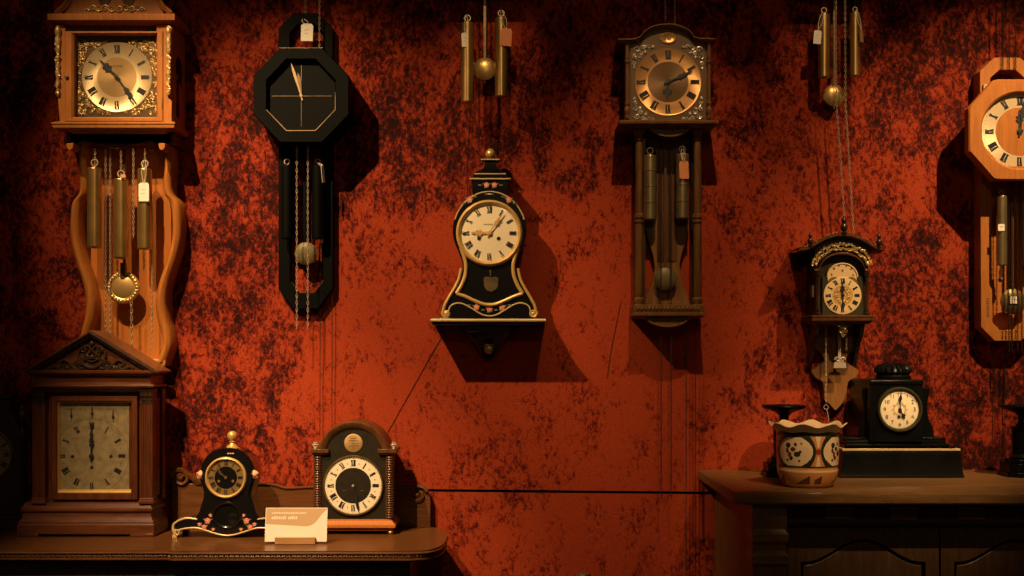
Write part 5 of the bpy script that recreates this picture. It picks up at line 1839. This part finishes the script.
    mb = MB().prism(el(12.4, 10.4), -.2694, -.2688)
    mb.mat(1)
    mb.lathe([(5 * q, 0), (4.4 * q, -.0008), (0, -.001)], (cx2 + 5 * q, -.2694, cz2 - 4 * q), 'y', 20)
    t.part('window_plate', mb, ['black_face', 'lacquer'], pw)
    yd = -.2695
    for s in (-1, 1):
        for a, b, r in ((19.5, 521, 3.0), (23, 527.2, 2.6), (16.5, 515.5, 1.7), (27.5, 524.5, 1.9), (14, 529.5, 1.6)):
            mb = MB()
            flower(mb, f.x(mid + s * a), f.z(b), yd, r * k)
            t.part('painted_rose', mb, ['pink', 'leaf', 'peach'], case)
    for s, px, py in ((-1, 199.8, 475), (1, 253.8, 474.6)):
        mb = MB()
        flower(mb, f.x(px), f.z(py), -.2625, 4.2 * k, 2, None, 0)
        mb.mat(2).ball((f.x(px), -.258, f.z(py)), 4.0 * k, (1.1, .8, .9), 12, 8)
        for q_ in range(4):
            mb.mat(q_ % 2 * 2).ball((f.x(px) + (-2.5 + q_ * 1.7) * k, -.2655, f.z(py) + (1.2 - (q_ % 3)) * k), 1.5 * k, (1, .6, 1), 8, 6)
        t.part('side_rosette', mb, ['pink', 'leaf', 'peach'], case, label='peach coloured side flower')
    # small painted crest on the crown
    mb = MB()
    for a in (-2.5, 0, 2.5):
        mb.mat(2).ball((f.x(230.5 + a), -.2685, f.z(453.6)), .9 * k, (1.2, .4, .8), 7, 5)
    t.part('painted_crest', mb, ['pink', 'leaf', 'peach'], case)
    return t
rococo_clock()

# ================================================================== card in its block
def information_card():
    f = Fr(-.385)
    t = Thing('information_card', 'cream information card with a beige wave, upright in a pale wooden block', 'card', (f.x(296), -.385, ZS + .006))
    lean = .010
    zb, zt = ZS + .006, f.z(511.5)
    zt = zb + 33.5 * f.k
    x0, x1 = f.x(264.7), f.x(326.7)
    def q(u, v, d): return (x0 + (x1 - x0) * u + .0015 * (v), -.385 + lean * v - d, zb + (zt - zb) * v)
    mb = MB()
    e = .0006
    mb.add([q(0, 0, e), q(1, 0, e), q(1, 1, e), q(0, 1, e), q(0, 0, -e), q(1, 0, -e), q(1, 1, -e), q(0, 1, -e)], [(0, 1, 2, 3), (7, 6, 5, 4), (0, 4, 5, 1), (1, 5, 6, 2), (2, 6, 7, 3), (3, 7, 4, 0)])
    c = t.part('card', mb, 'white_tag')
    mb = MB()
    wave = smooth_curve([(0.01, .52), (.25, .50), (.5, .47), (.68, .46), (.80, .56), (.90, .80), (.985, .95)], 5)
    pts = [(.01, .98)] + wave + [(.985, .98)]
    mb.add([q(u, v, e * 1.5) for u, v in pts], [tuple(range(len(pts)))])
    mb.mat(1)
    for (u0, u1, v, h) in ((.10, .66, .82, .05), (.10, .34, .66, .09), (.37, .52, .66, .09)):
        n = int((u1 - u0) / .028)
        for i in range(n):
            a = u0 + (u1 - u0) * i / n
            b = a + (u1 - u0) / n * .68
            hh = h * (.8 + .3 * ((i * 7) % 5) / 4)
            mb.add([q(a, v, e * 2.2), q(b, v, e * 2.2), q(b, v + hh, e * 2.2), q(a, v + hh, e * 2.2)], [(0, 1, 2, 3)])
    t.part('card_print', mb, ['beige', 'white_tag'], c, label='beige wave with two short pale lines of print')
    return t
information_card()
def card_block():
    f = Fr(-.392)
    mb = MB()
    x0, x1 = f.x(275), f.x(315.5)
    zt = ZS + 6.6 * f.k
    mb.box(x0, x1, -.398, -.3865, ZS, zt)
    mb.box(x0, x1, -.3835, -.372, ZS, zt)
    mb.box(x0, x1, -.3875, -.3825, ZS, ZS + .0055)
    return single('card_holder', mb, 'light_wood', 'small pale wooden block holding the cream card', 'card holder', (f.x(295), -.385, ZS), bevel=.0008)
card_block()

# ================================================================== arched clock with white roman ring
def arched_clock():
    f = Fr(-.19)
    k = f.k
    yb = -.055
    mid = 353.5
    t = Thing('mantel_clock', 'brown arch-topped table clock with ivory roman ring round a black centre', 'clock', (f.x(mid), -.12, ZS))
    for s in (-1, 1):
        for y in (-.185, -.07):
            mb = MB().lathe([(0, 0), (2.6 * k, .0005), (3.2 * k, 2 * k), (2.4 * k, 3.6 * k), (2 * k, 5 * k)], (f.x(mid + s * 37), y, ZS), 'z', 14)
            t.part('ball_foot', mb, 'brass', label='small brass foot')
    mb = MB()
    zb = ZS + 3.5 * k
    mb.stack(f.x(317), f.x(390), -.188, yb, [(.008, zb), (.009, zb + .003), (.004, zb + .006), (.004, f.z(528.8)), (.012, f.z(528)), (.018, f.z(527)), (.018, f.z(524.4)), (.015, f.z(523.4)), (.010, f.z(522)), (.008, f.z(520.8)), (.0, f.z(519.5))])
    t.part('base', mb, 'oak_side', angle=30)
    # body
    R = 35.5
    cz0 = 457
    pl = [(315.5, 521), (315.5, 452)] + [(mid - 34, 451.5)] + [(mid + 33.5 * math.cos(math.radians(a)), 456.5 - 33 * math.sin(math.radians(a))) for a in range(172, 7, -8)] + [(mid + 34, 451.5), (391, 452), (391, 521)]
    mb = MB().prism(f.pts(pl), -.178, yb)
    case = t.part('case', mb, 'walnut', bevel=.001)
    ou = [(mid + 36.5 * math.cos(math.radians(a)), 456.5 - 35.5 * math.sin(math.radians(a))) for a in range(172, 7, -6)]
    i1 = [(mid + 32.5 * math.cos(math.radians(a)), 456.5 - 31.6 * math.sin(math.radians(a))) for a in range(172, 7, -6)]
    i2 = [(mid + 29.0 * math.cos(math.radians(a)), 456.5 - 28.4 * math.sin(math.radians(a))) for a in range(172, 7, -6)]
    mb = MB().bevel_ring([(f.pts(ou), yb), (f.pts(ou), -.190), (f.pts([(mid + 35 * math.cos(math.radians(a)), 456.5 - 34 * math.sin(math.radians(a))) for a in range(172, 7, -6)]), -.195), (f.pts(i1), -.194), (f.pts(i2), -.186), (f.pts(i2), -.17)], closed=False)
    t.part('arch_moulding', mb, 'walnut', case, angle=40)
    for s in (-1, 1):
        mb = MB()
        a, b = sorted((mid + s * 43, mid + s * 24.5))
        mb.pbox(f, a, b, 449, 453, -.198, yb)
        mb.pbox(f, a + 1.5, b - 1.5, 453, 454.8, -.193, yb)
        t.part('shoulder_ledge', mb, 'walnut', case, bevel=.0012)
        mb = MB()
        cx = mid + s * 36
        for q in range(5):
            mb.tube([(f.x(cx - 3.6 + q * 1.8), -.181 - (.0015 if 0 < q < 4 else 0), f.z(520)), (f.x(cx - 3.6 + q * 1.8), -.181 - (.0015 if 0 < q < 4 else 0), f.z(455))], .85 * k, 6)
        for q in range(26):
            mb.lathe([(3.9 * k, -.9 * k), (4.3 * k, 0), (3.9 * k, .9 * k)], (f.x(cx), -.180, f.z(457.5 + q * 2.4)), 'z', 12)
        t.part('rope_column', mb, 'walnut', case)
        mb = MB()
        X = f.x(mid + s * 39.5)
        for q in range(6):
            a_ = 2 * PI * q / 6
            mb.ball((X + 2.2 * k * math.cos(a_), -.165, f.z(445.5) + 2.2 * k * math.sin(a_)), 1.2 * k, (1, 1, 1), 7, 5)
        mb.ball((X, -.167, f.z(445.5)), 1.5 * k, (1, 1, 1), 8, 6)
        mb.lathe([(1.6 * k, 0), (1.0 * k, 2.5 * k)], (X, -.165, f.z(449)), 'z', 10)
        t.part('flower_finial', mb, 'silver', case, label='little grey metal flower finial')
    # dark front panel
    pl = [(321, 519.5), (321, 455), (325, 455)] + [(mid + 28.6 * math.cos(math.radians(a)), 456.5 - 28 * math.sin(math.radians(a))) for a in range(174, 5, -8)] + [(382, 455), (386, 455), (386, 519.5)]
    mb = MB().prism(f.pts(pl), -.183, -.175)
    plate = t.part('dial_plate', mb, 'moss')
    g = Fr(-.188)
    q = g.k
    cx, cz = g.x(353.2), g.z(485.6)
    mb = MB().lathe([(30.4 * q, .006), (30.4 * q, -.002), (29.8 * q, -.0045), (28.8 * q, -.0045), (28.2 * q, -.001)], (cx, -.187, cz), 'y', 64)
    t.part('bezel', mb, 'brass_dark', plate)
    mb = MB()
    mb.lathe([(28.4 * q, .001), (28.4 * q, -.0008), (17.8 * q, -.001)], (cx, -.187, cz), 'y', 64)
    mb.mat(1)
    numerals(mb, cx, cz, -.1885, 19.3 * q, 6.4 * q, ROMAN, .17, .66)
    minute_marks(mb, cx, cz, -.1885, 26.8 * q, 27.6 * q, .00028, 2.5)
    for k_ in range(12):
        a = math.radians(15 + 30 * k_)
        mb.disc(cx + 22.4 * q * math.sin(a), cz + 22.4 * q * math.cos(a), .55 * q, -.1885, 8)
    mb.mat(2).lathe([(18 * q, -.0008), (17.8 * q, -.0014), (0, -.0015)], (cx, -.187, cz), 'y', 48)
    mb.mat(3)
    for a in (-9, 8.6):
        mb.add([(cx + (a + u) * q, -.1889, cz + (v - 5) * q) for u, v in ((-1.6, -.5), (1.6, -.5), (1.6, .5), (-1.6, .5))], [(0, 1, 2, 3)])
    t.part('dial', mb, ['dial_ivory', 'ink', 'moss', 'brass_dark'], plate)
    mb = MB()
    hand(mb, cx, cz, -.1905, 164, leafh(15 * q, 2.0 * q))
    t.part('hour_hand', mb, 'ink')
    mb = MB()
    hand(mb, cx, cz, -.1922, 168, leafh(26.5 * q, 1.5 * q))
    mb.mat(1).lathe([(1.4 * q, .002), (1.2 * q, -.002), (0, -.003)], (cx, -.1922, cz), 'y', 12)
    t.part('minute_hand', mb, ['ink', 'silver'])
    mb = MB().lathe([(9.2 * q, .003), (9.2 * q, -.0008), (8.4 * q, -.0018), (0, -.0016)], (g.x(353.3), -.184, g.z(443.2)), 'y', 40)
    mb.mat(1)
    for v, u0, u1 in ((4.5, -3, 3), (2, -5, 5), (-.5, -5.5, 5), (-3, -4, 4.5), (-5.2, -1, 2)):
        u = u0
        while u < u1 - .6:
            mb.add([(g.x(353.3) + (u + a) * q, -.1861, g.z(443.2) + (v + b) * q) for a, b in ((0, 0), (.8, 0), (.8, .9), (0, .9))], [(0, 1, 2, 3)])
            u += 1.3
    t.part('medallion', mb, ['dial_gold_centre', 'ink_brown'], plate)
    return t
arched_clock()
# ================================================================== oak cabinet
def cabinet():
    t = Thing('cabinet', 'brown oak cabinet with thick top with cut corner and arched door panels', 'cabinet', (1.75, -.30, 0))
    X0, X1 = .617, 3.0
    YF = -.672
    mb = MB()
    ch = .030
    plan = [(X0 + .004, -.004), (X0, YF + ch * 1.9), (X0 + .006, YF + ch * 1.0), (X0 + ch * .9, YF), (X1, YF), (X1, -.004)]
    vs, fs = [], []
    rings = [(.004, 0), (0, -.003), (-.001, -.006), (0.000, -.028), (.004, -.033), (.02, -.036)]
    n = len(plan)
    for d, z in rings:
        vs += [(x + (d if x < 1 else 0), y + (d if y < -.3 else 0), ZB + z) for x, y in plan]
    for a in range(len(rings) - 1):
        for i in range(n):
            j = (i + 1) % n
            fs.append((a * n + i, a * n + j, (a + 1) * n + j, (a + 1) * n + i))
    fs += [tuple(range(n)), tuple(range(len(rings) * n - 1, (len(rings) - 1) * n - 1, -1))]
    mb.add(vs, fs)
    t.part('cabinet_top', mb, 'cabinet_h', angle=30)
    f = Fr(-.645)
    BX = f.x(752.5)
    zt = ZB - .036
    mb = MB()
    mb.box(BX, BX + .02, -.64, -.006, .06, zt)
    mb.box(BX, X1 - .05, -.54, -.006, .06, zt)
    t.part('body', mb, 'cabinet', bevel=.002)
    mb = MB()
    w = f.x(787)
    mb.box(BX, w, -.645, -.54, .06, zt)
    post = t.part('corner_post', mb, 'cabinet', bevel=.002)
    mb = MB()
    mb.stack(BX + .006, w - .006, -.645, -.56, [(.0, f.z(545)), (.003, f.z(543)), (.008, f.z(541)), (.009, f.z(534)), (.003, f.z(531)), (0, f.z(529))])
    mb.stack(BX + .006, w - .006, -.645, -.56, [(.0, f.z(567)), (.004, f.z(565)), (.009, f.z(563.5)), (.010, f.z(556)), (.004, f.z(553)), (0, f.z(551))])
    t.part('corbel_block', mb, 'cabinet_h', post, angle=30)
    # frieze with three shallow blocks
    mb = MB()
    mb.box(w, X1 - .05, -.572, -.54, f.z(527), zt)
    fz = t.part('frieze', mb, 'cabinet_shade', bevel=.0015)
    g = Fr(-.58)
    for a, b in ((826, 853), (890, 917), (958, 985), (1024, 1051)):
        t.part('frieze_block', MB().pbox(g, a, b, 506, 520, -.580, -.57), 'cabinet_h', fz, bevel=.002)
    # arched rail and doors
    g = Fr(-.575)
    for d0, d1 in ((787, 939.5), (940.5, 1093), (1094, 1240)):
        c = (d0 + d1) / 2
        hw = (d1 - d0) / 2
        arch = [(c + (hw - 20) * math.cos(math.radians(a)), 560 - 23 * math.sin(math.radians(a))) for a in range(0, 181, 9)]
        def ogee(dr, dz):
            pts = []
            for u in [i / 40 for i in range(41)]:
                xx = -hw + dr + 2 * (hw - dr) * u
                a = abs(xx) / (hw - 18)
                z = 562 - 23 * (math.cos(min(a, 1) * PI) * .5 + .5) if a < 1 else 562
                pts.append((c + xx, z + dz))
            return pts
        up = ogee(1, 0)
        mb = MB()
        # door frame: top rail above the arch, stiles, bottom rail
        zb = .10
        top = [g.p(d0 + .5, 541 - 12), g.p(d1 - .5, 541 - 12)]
        aP = [g.p(a, b) for a, b in ogee(14, 0)]
        rail = [g.p(d0 + .5, 528.5)] + [(g.x(d0 + .5), aP[0][1])] + aP + [(g.x(d1 - .5), aP[-1][1]), g.p(d1 - .5, 528.5)]
        mb.prism(rail, -.575, -.545)
        mb.box(g.x(d0 + .5), g.x(d0 + 14), -.575, -.545, zb, aP[0][1])
        mb.box(g.x(d1 - 14), g.x(d1 - .5), -.575, -.545, zb, aP[-1][1])
        mb.box(g.x(d0 + 14), g.x(d1 - 14), -.575, -.545, zb, zb + .07)
        d = t.part('door', mb, 'cabinet_shade', bevel=.0012)
        mb = MB()
        inn = [g.p(a, b) for a, b in ogee(17, 3.4)]
        mb.prism(inn + [(inn[-1][0], zb + .08), (inn[0][0], zb + .08)], -.569, -.546)
        t.part('raised_panel', mb, 'cabinet_shade', d, bevel=.003)
        mb = MB().lathe([(0, -.026), (.011, -.022), (.013, -.016), (.005, -.008), (.006, 0)], (g.x(d1 - 7), -.575, .62), 'y', 16)
        t.part('door_knob', mb, 'brass_dark', d)
    mb = MB().box(BX + .02, X1 - .08, -.53, -.03, 0, .06)
    t.part('plinth', mb, 'darkwood', bevel=.002)
    return t
cabinet()
ZB += .0008

# ================================================================== painted pot
def pot():
    f = Fr(-.49)
    k = f.k
    cx, cy = f.x(807.5), -.49
    t = Thing('flower_pot', 'cream and green painted ceramic pot with wavy rim on the oak cabinet', 'pot', (cx, cy, ZB))
    H = 64 * k
    prof = [(0, .000), (.17, .0), (.185, .006), (.215, .03), (.245, .07), (.262, .12), (.270, .18), (.272, .20), (.268, .205), (.268, .215), (.274, .22)]
    body = [(22.5, 0), (24.6, 1.6), (26.8, 5.5), (28.8, 11), (29.8, 16), (29.8, 18.0), (29.4, 18.6), (29.5, 19.2), (30.2, 24), (30.6, 34), (30.6, 44), (30.4, 50), (30.2, 52.2), (31.0, 54.5), (33.5, 57.5), (37.4, 61.6)]
    fine = smooth_curve(body, 16)
    N = 360
    mb = MB()
    base = len(mb.v)
    rows = len(fine)
    def wav(a, h):
        w = max(0, (h - 52) / 10)
        return 1 + .035 * w * math.cos(8 * a), 1.9 * w * math.cos(8 * a)
    vs = []
    for r, h in fine:
        for i in range(N):
            a = 2 * PI * i / N
            s, dz = wav(a + .35, h)
            vs.append((cx + r * s * k * math.cos(a), cy + r * s * k * math.sin(a), ZB + (h + dz) * k))
    mb.v += vs
    # painted pattern: colour by angle and height; -y faces the viewer
    def col(a, h):
        # a: angle from the viewer's direction in degrees, four repeats of 90
        if h > 55.0: return 0
        if h > 51: return 1
        if h < 17.5:
            u = ((a + 20) % 56) / 56
            v = (h - 4) / 13
            if 3.0 < h < 15.0 and abs(u - .5) < .5:
                if .12 < u < .62 and v < (u - .12) / .5 * .62 + .04 and v > .0: return 3 if (int((a + 20) // 56) % 2 == 0) else 4
            return 2 if h < 15.6 else 0
        if h < 20.2: return 2
        if h < 21.6: return 1
        rep = ((a - 6 + 45) % 90) - 45        # 0 at the bow tie
        v = (h - 36) / 15.0                     # -1..1
        if abs(v) > .93 and abs(rep) > 14: return 1
        w = 4.5 + 11 * v * v                    # bow-tie half width in degrees
        if abs(rep) < w:
            if abs(v) < .17: return 5
            if abs(rep) < w * .35: return 0 if abs(v) > .3 else 2
            return 2
        w2 = 10 + 24 * (abs(v) ** 2.2)
        if abs(rep) < w2: return 1
        if abs(rep) < w2 + 2.2 : return 0
        # oval field: cream with a spray of leaves
        q = rep - (45 if rep > 0 else -45)
        for (fa, fh, ra, rh, c) in ((-12, 42, 5.5, 2.6, 1), (-2, 38, 5, 2.4, 4), (6, 33.5, 6.5, 2.6, 1), (-9, 33, 4.5, 3, 5), (-14, 37, 3.2, 2.4, 4), (-6, 29.5, 4, 2.0, 1), (3, 43, 3.4, 1.8, 4), (12, 36, 3, 1.4, 1), (10, 27, 1.8, 1.3, 5), (-14, 27.5, 2.6, 1.5, 1), (14, 44, 1.6, 1.2, 5)):
            if ((q - fa) / ra) ** 2 + ((h - fh) / rh) ** 2 < 1: return c
        return 0
    for j in range(rows - 1):
        for i in range(N):
            l = (i + 1) % N
            mb.f.append((j * N + i, j * N + l, (j + 1) * N + l, (j + 1) * N + i))
            am = math.degrees(2 * PI * (i + .5) / N) + 90
            mb.m.append(col(am % 360, (fine[j][1] + fine[j + 1][1]) / 2))
    mb.f.append(tuple(range(N - 1, -1, -1)))
    mb.m.append(0)
    # inside wall
    inner = smooth_curve([(37.4, 61.6), (36.2, 62.2), (33.5, 58.5), (29, 54), (28, 50), (27.5, 30), (26, 12), (20, 5), (0, 4)], 3)
    b = len(mb.v)
    for r, h in inner:
        for i in range(N):
            a = 2 * PI * i / N
            s, dz = wav(a + .35, h)
            mb.v.append((cx + r * s * k * math.cos(a), cy + r * s * k * math.sin(a), ZB + (h + dz) * k))
    for j in range(len(inner) - 1):
        for i in range(N):
            l = (i + 1) % N
            mb.f.append((b + j * N + i, b + j * N + l, b + (j + 1) * N + l, b + (j + 1) * N + i))
            mb.m.append(0)
    t.part('pot_body', mb, ['glaze', 'glaze_green', 'glaze_orange', 'glaze_brown', 'glaze_brown', 'glaze_red'], angle=60)
    return t
p_ = pot()

# ================================================================== black marble clock
def marble_clock():
    f = Fr(-.26)
    k = f.k
    yb = -.06
    t = Thing('mantel_clock', 'black marble clock with small cream arabic dial on a stepped base', 'clock', (f.x(901), -.16, ZB))
    mb = MB()
    mb.stack(f.x(846), f.x(958), -.245, yb, [(.018, ZB), (.019, ZB + .004), (.016, ZB + .012), (.010, f.z(456)), (.0095, f.z(452.4)), (.008, f.z(451.4)), (.0, f.z(450.9))])
    mb.box(f.x(846), f.x(958), -.24, yb, f.z(452), f.z(447))
    b = t.part('base', mb, 'marble', angle=30)
    mb = MB()
    zz = f.z(449.6)
    x0, x1 = f.x(843), f.x(961)
    mb.box(x0, x1, -.2555, yb, f.z(450.9), f.z(448.9))
    t.part('base_edge', mb, 'gold_line', b, bevel=.0006, label='pale polished edge line')
    mb = MB()
    mb.box(f.x(846.5), f.x(951.5), -.240, yb, f.z(449), f.z(444.5))
    mb.box(f.x(849), f.x(949), -.232, yb, f.z(445), f.z(441.5))
    for a, c in ((846, 873), (924, 950)):
        mb.box(f.x(a), f.x(c), -.225, yb, f.z(442), f.z(438.6))
    t.part('step', mb, 'marble', bevel=.0012)
    mb = MB()
    mb.engr = 0
    e = Fr(-.262)
    gg = MB()
    for s in (-1, 1):
        for q in range(5):
            gg.spiral(f.x(901 + s * (16 + q * 7)), f.z(464 + (q % 2)), -.2567 - .0005, 2.8 * k, .5 * k, 0 if q % 2 else 180, 1.1, .35 * k, 14, .7, s if q % 2 else -s)
    t.part('engraved_scroll', gg, 'marble', b)
    # flanks and main block
    mb = MB()
    pl = [(858, 440), (859, 428), (862.5, 418), (863.5, 405), (862, 395), (863, 388), (930, 388), (929, 395), (927.5, 405), (928.5, 418), (933, 428), (934.5, 440)]
    mb.prism(Fr(-.2).pts(smooth_curve(pl[:6], 4) + smooth_curve(pl[6:], 4)), -.200, yb)
    t.part('flank', mb, 'marble', bevel=.002)
    mb = MB()
    mb.box(f.x(871), f.x(924.5), -.248, yb + .01, f.z(441.8), f.z(384))
    mb.stack(f.x(873), f.x(922.5), -.245, yb + .01, [(.0, f.z(386)), (.006, f.z(384.4)), (.007, f.z(380.8)), (.003, f.z(379.6))])
    main = t.part('block', mb, 'marble', bevel=.0015)
    mb = MB()
    g = Fr(-.15)
    X, Z = g.x(892), g.z(380)
    mb.lathe([(17.5 * k, -.002), (17.8 * k, 3 * k), (16 * k, 5 * k), (17.6 * k, 7 * k), (17 * k, 10 * k), (13.5 * k, 14 * k), (7 * k, 16.4 * k), (0, 17 * k)], (g.x(893), -.15, f.z(380)), 'z', 40)
    for q in range(20):
        a = 2 * PI * q / 20
        mb.tube([(g.x(893) + r * k * math.cos(a), -.15 + r * k * math.sin(a), f.z(380) + h * k) for r, h in ((17.8, 7), (17, 10.3), (13.4, 14.3), (7, 16.6))], [1.2 * k, 1.9 * k, 1.4 * k, .5 * k], 6)
    t.part('domed_top', mb, 'marble')
    q = Fr(-.25)
    r = q.k
    cx, cz = q.x(899.5), q.z(409.5)
    mb = MB().lathe([(22.6 * r, .004), (22.6 * r, -.006), (21.8 * r, -.010), (20.6 * r, -.010), (19.2 * r, -.004), (19 * r, .0)], (cx, -.25, cz), 'y', 56)
    t.part('bezel', mb, 'olive', main, angle=50, label='dull brass bezel')
    mb = MB()
    mb.lathe([(19.4 * r, -.0005), (18.5 * r, -.0012), (0, -.0022)], (cx, -.25, cz), 'y', 56)
    mb.mat(1)
    for k_ in range(1, 13):
        a = math.radians(30 * k_)
        text(mb, str(k_), cx + 14.9 * r * math.sin(a), cz + 14.9 * r * math.cos(a), -.2526, 5.4 * r)
    minute_marks(mb, cx, cz, -.2522, 17.8 * r, 18.4 * r, .0002)
    mb.disc(q.x(898.8), q.z(416.8), 1.8 * r, -.2532, 16)
    mb.mat(2)
    mb.ann(cx, cz, 5.2 * r, 6.4 * r, -.2529, 32)
    for q_ in range(10):
        a = 2 * PI * q_ / 10
        mb.disc(cx + 7.2 * r * math.cos(a), cz + 7.2 * r * math.sin(a), .8 * r, -.2530, 8)
    t.part('dial', mb, ['dial_cream', 'ink', 'beige'], main)
    mb = MB()
    hand(mb, cx, cz, -.2545, 151, spade(10.5 * r, 2.2 * r))
    t.part('hour_hand', mb, 'ink')
    mb = MB()
    hand(mb, cx, cz, -.2565, 1, spade(16 * r, 1.7 * r))
    mb.lathe([(1.8 * r, .003), (1.6 * r, -.002), (0, -.003)], (cx, -.2565, cz), 'y', 12)
    t.part('minute_hand', mb, 'ink')
    return t
marble_clock()

# ================================================================== pair of black tazza urns
def tazza():
    f = Fr(-.20)
    k = f.k
    cx, cy = f.x(784), -.20
    t = Thing('urn', 'black shallow-bowled urn standing half behind the painted pot', 'urn', (cx, cy, ZB), 'black marble garniture urns')
    zb = ZB
    z = lambda p: f.z(p)
    mb = MB()
    for w, h0, h1 in ((20.5, 0, 4.5), (18.5, 4.5, 13), (15, 13, 17)):
        a = w * k
        c = .35 * a
        mb.plan([(cx - a, cy - a + c), (cx - a + c, cy - a), (cx + a - c, cy - a), (cx + a, cy - a + c), (cx + a, cy + a - c), (cx + a - c, cy + a), (cx - a + c, cy + a), (cx - a, cy + a - c)], zb + h0 * k, zb + h1 * k)
    t.part('plinth', mb, 'marble', bevel=.0015)
    mb = MB()
    mb.lathe([(r * k, h * k) for h, r in ((16, 12), (19, 13), (21, 11), (22, 10), (38, 10.5), (46, 10.5), (47, 11.5), (49, 11.5), (50, 7), (54, 4.6), (58, 4.6))], (cx, cy, zb), 'z', 28)
    t.part('stem', mb, 'marble')
    mb = MB()
    mb.lathe([(r * k, h * k) for h, r in ((56, 4.2), (60, 4.8), (63, 8), (65.5, 14), (67.4, 20.5), (69.4, 22.2), (70.6, 21.8), (69.4, 18), (67, 10), (66, 0))], (cx, cy, zb), 'z', 40)
    t.part('bowl', mb, 'marble')
    return t
u = tazza()
def copy_thing(t, loc, label):
    r = t.o.copy()
    C.objects.link(r)
    r.location = loc
    r['label'] = label
    for ch in list(t.o.children):
        c = ch.copy()
        C.objects.link(c)
        c.parent = r
        for g in ch.children:
            d = g.copy()
            C.objects.link(d)
            d.parent = c
    return r
copy_thing(u, (Fr(-.20).x(1023), -.20, ZB), 'black shallow-bowled urn cut off by the picture edge, beyond the marble clock')

# ================================================================== a post whose cap just comes into view
def post():
    f = Fr(-.35)
    X, Z = f.x(583.5), f.z(573)
    t = Thing('stanchion_post', 'grey metal post standing before the lower wall panel, only its cap in view', 'post', (X, -.35, 0))
    k = f.k
    t.part('base', MB().lathe([(0, 0), (.12, 0), (.125, .006), (.11, .014), (.03, .022), (.0, .024)], (X, -.35, 0), 'z', 36), 'pewter')
    t.part('pole', MB().lathe([(.011, .015), (.011, Z - .03)], (X, -.35, 0), 'z', 20), 'pewter')
    t.part('cap', MB().lathe([(.011, -.035), (7 * k, -.03), (7.4 * k, -.008), (6.6 * k, -.002), (3 * k, .001), (0, .002)], (X, -.35, Z), 'z', 24), 'pewter')
post()
# dark lines on the cloth, drawn as thin tubes
def cloth_line(pts, label, y=-.002, r=.0009):
    w = Fr(y)
    p = [(w.x(a), y, w.z(b)) for a, b in pts]
    return single('thin_dark_line', MB().tube(smooth_curve(p, 4), r, 6), 'chain_dark', label, 'cord', p[0])
cloth_line([(447, 330), (438, 343), (420, 375), (403, 405), (388, 432)], 'thin dark line for a crease in the cloth, slantwise from the bracket shelf towards the arched table clock')  # fold of the cloth, modelled as a dark tube
cloth_line([(621, 300), (616, 325), (611, 350), (607, 378)], 'short thin dark line on the red cloth beside the clock with turned columns')
cloth_line([(471, 100), (469, 130), (467, 165), (467, 195)], 'thin dark line for a chain shadow on the cloth beside the crown of the waisted clock')  # cast shadow of a chain above, modelled as a dark tube

# ================================================================== lamps (ceiling spots of the showroom, added brightening lights) and camera
def spot(name, loc, aim, power, angle, blend, col=(1.0, .60, .28), r=.02):
    l = bpy.data.lights.new(name, 'SPOT')
    l.energy = power
    l.color = col
    l.spot_size = math.radians(angle)
    l.spot_blend = blend
    l.shadow_soft_size = r
    o = bpy.data.objects.new(name, l)
    C.objects.link(o)
    o.location = loc
    o.rotation_euler = (Vector(aim) - Vector(loc)).to_track_quat('-Z', 'Y').to_euler()
    return o

WARM = (1.0, .65, .33)
spot('spot_lamp', (-1.35, -1.65, 3.60), (-.50, 0, 1.50), 275, 45, .9, WARM)
spot('spot_lamp', (-1.75, -1.60, 3.75), (-1.15, -.1, 2.0), 105, 25, .7, WARM)
spot('spot_lamp', (.44, -1.75, 3.90), (.52, 0, 1.84), 100, 27, .9, WARM)
spot('spot_lamp', (1.90, -1.60, 3.75), (1.53, 0, 1.78), 280, 36, .9, WARM)
spot('spot_lamp', (-1.40, -2.6, 3.45), (-.80, -.32, .98), 320, 28, .8, WARM)  # spot added to lift the dark things on the sideboard
spot('spot_lamp', (1.20, -2.4, 3.60), (1.11, -.36, 1.25), 250, 20, .9, WARM)  # added spot that brightens the pot and the marble clock
spot('spot_lamp', (-.20, -1.9, 3.80), (-.08, -.1, 2.53), 55, 11, .9, WARM)  # extra narrow spot added to brighten the high weights and tags
spot('spot_lamp', (1.15, -1.9, 3.80), (1.07, -.1, 2.50), 60, 13, .9, WARM)  # same kind of added spot for the other high clock
lp = bpy.data.lights.new('fill_lamp', 'POINT')  # unseen point light added for highlights on the weights and faint fill
lp.energy = 18
lp.color = (1.0, .66, .36)
lp.shadow_soft_size = .12
lo = bpy.data.objects.new('fill_lamp', lp)
C.objects.link(lo)
lo.location = (.4, -4.8, 3.3)
world = bpy.data.worlds.new('room glow')
bpy.context.scene.world = world
world.use_nodes = True
bg = world.node_tree.nodes['Background']
bg.inputs['Color'].default_value = (1.0, .62, .33, 1)
bg.inputs['Strength'].default_value = .02

cam = bpy.data.cameras.new('camera')
cam.sensor_width = 36
cam.lens = 36 * FOC / 1024
cam.shift_y = (HY - 288) / 1024
cam.clip_start = .05
co = bpy.data.objects.new('camera', cam)
C.objects.link(co)
co.location = (0, -CAM_D, ZC)
co.rotation_euler = (PI / 2, 0, 0)
sc = bpy.context.scene
sc.camera = co
sc.view_settings.view_transform = 'Standard'
sc.view_settings.look = 'None'
sc.view_settings.exposure = .6
sc.view_settings.gamma = 1
sc.view_settings.use_curve_mapping = False
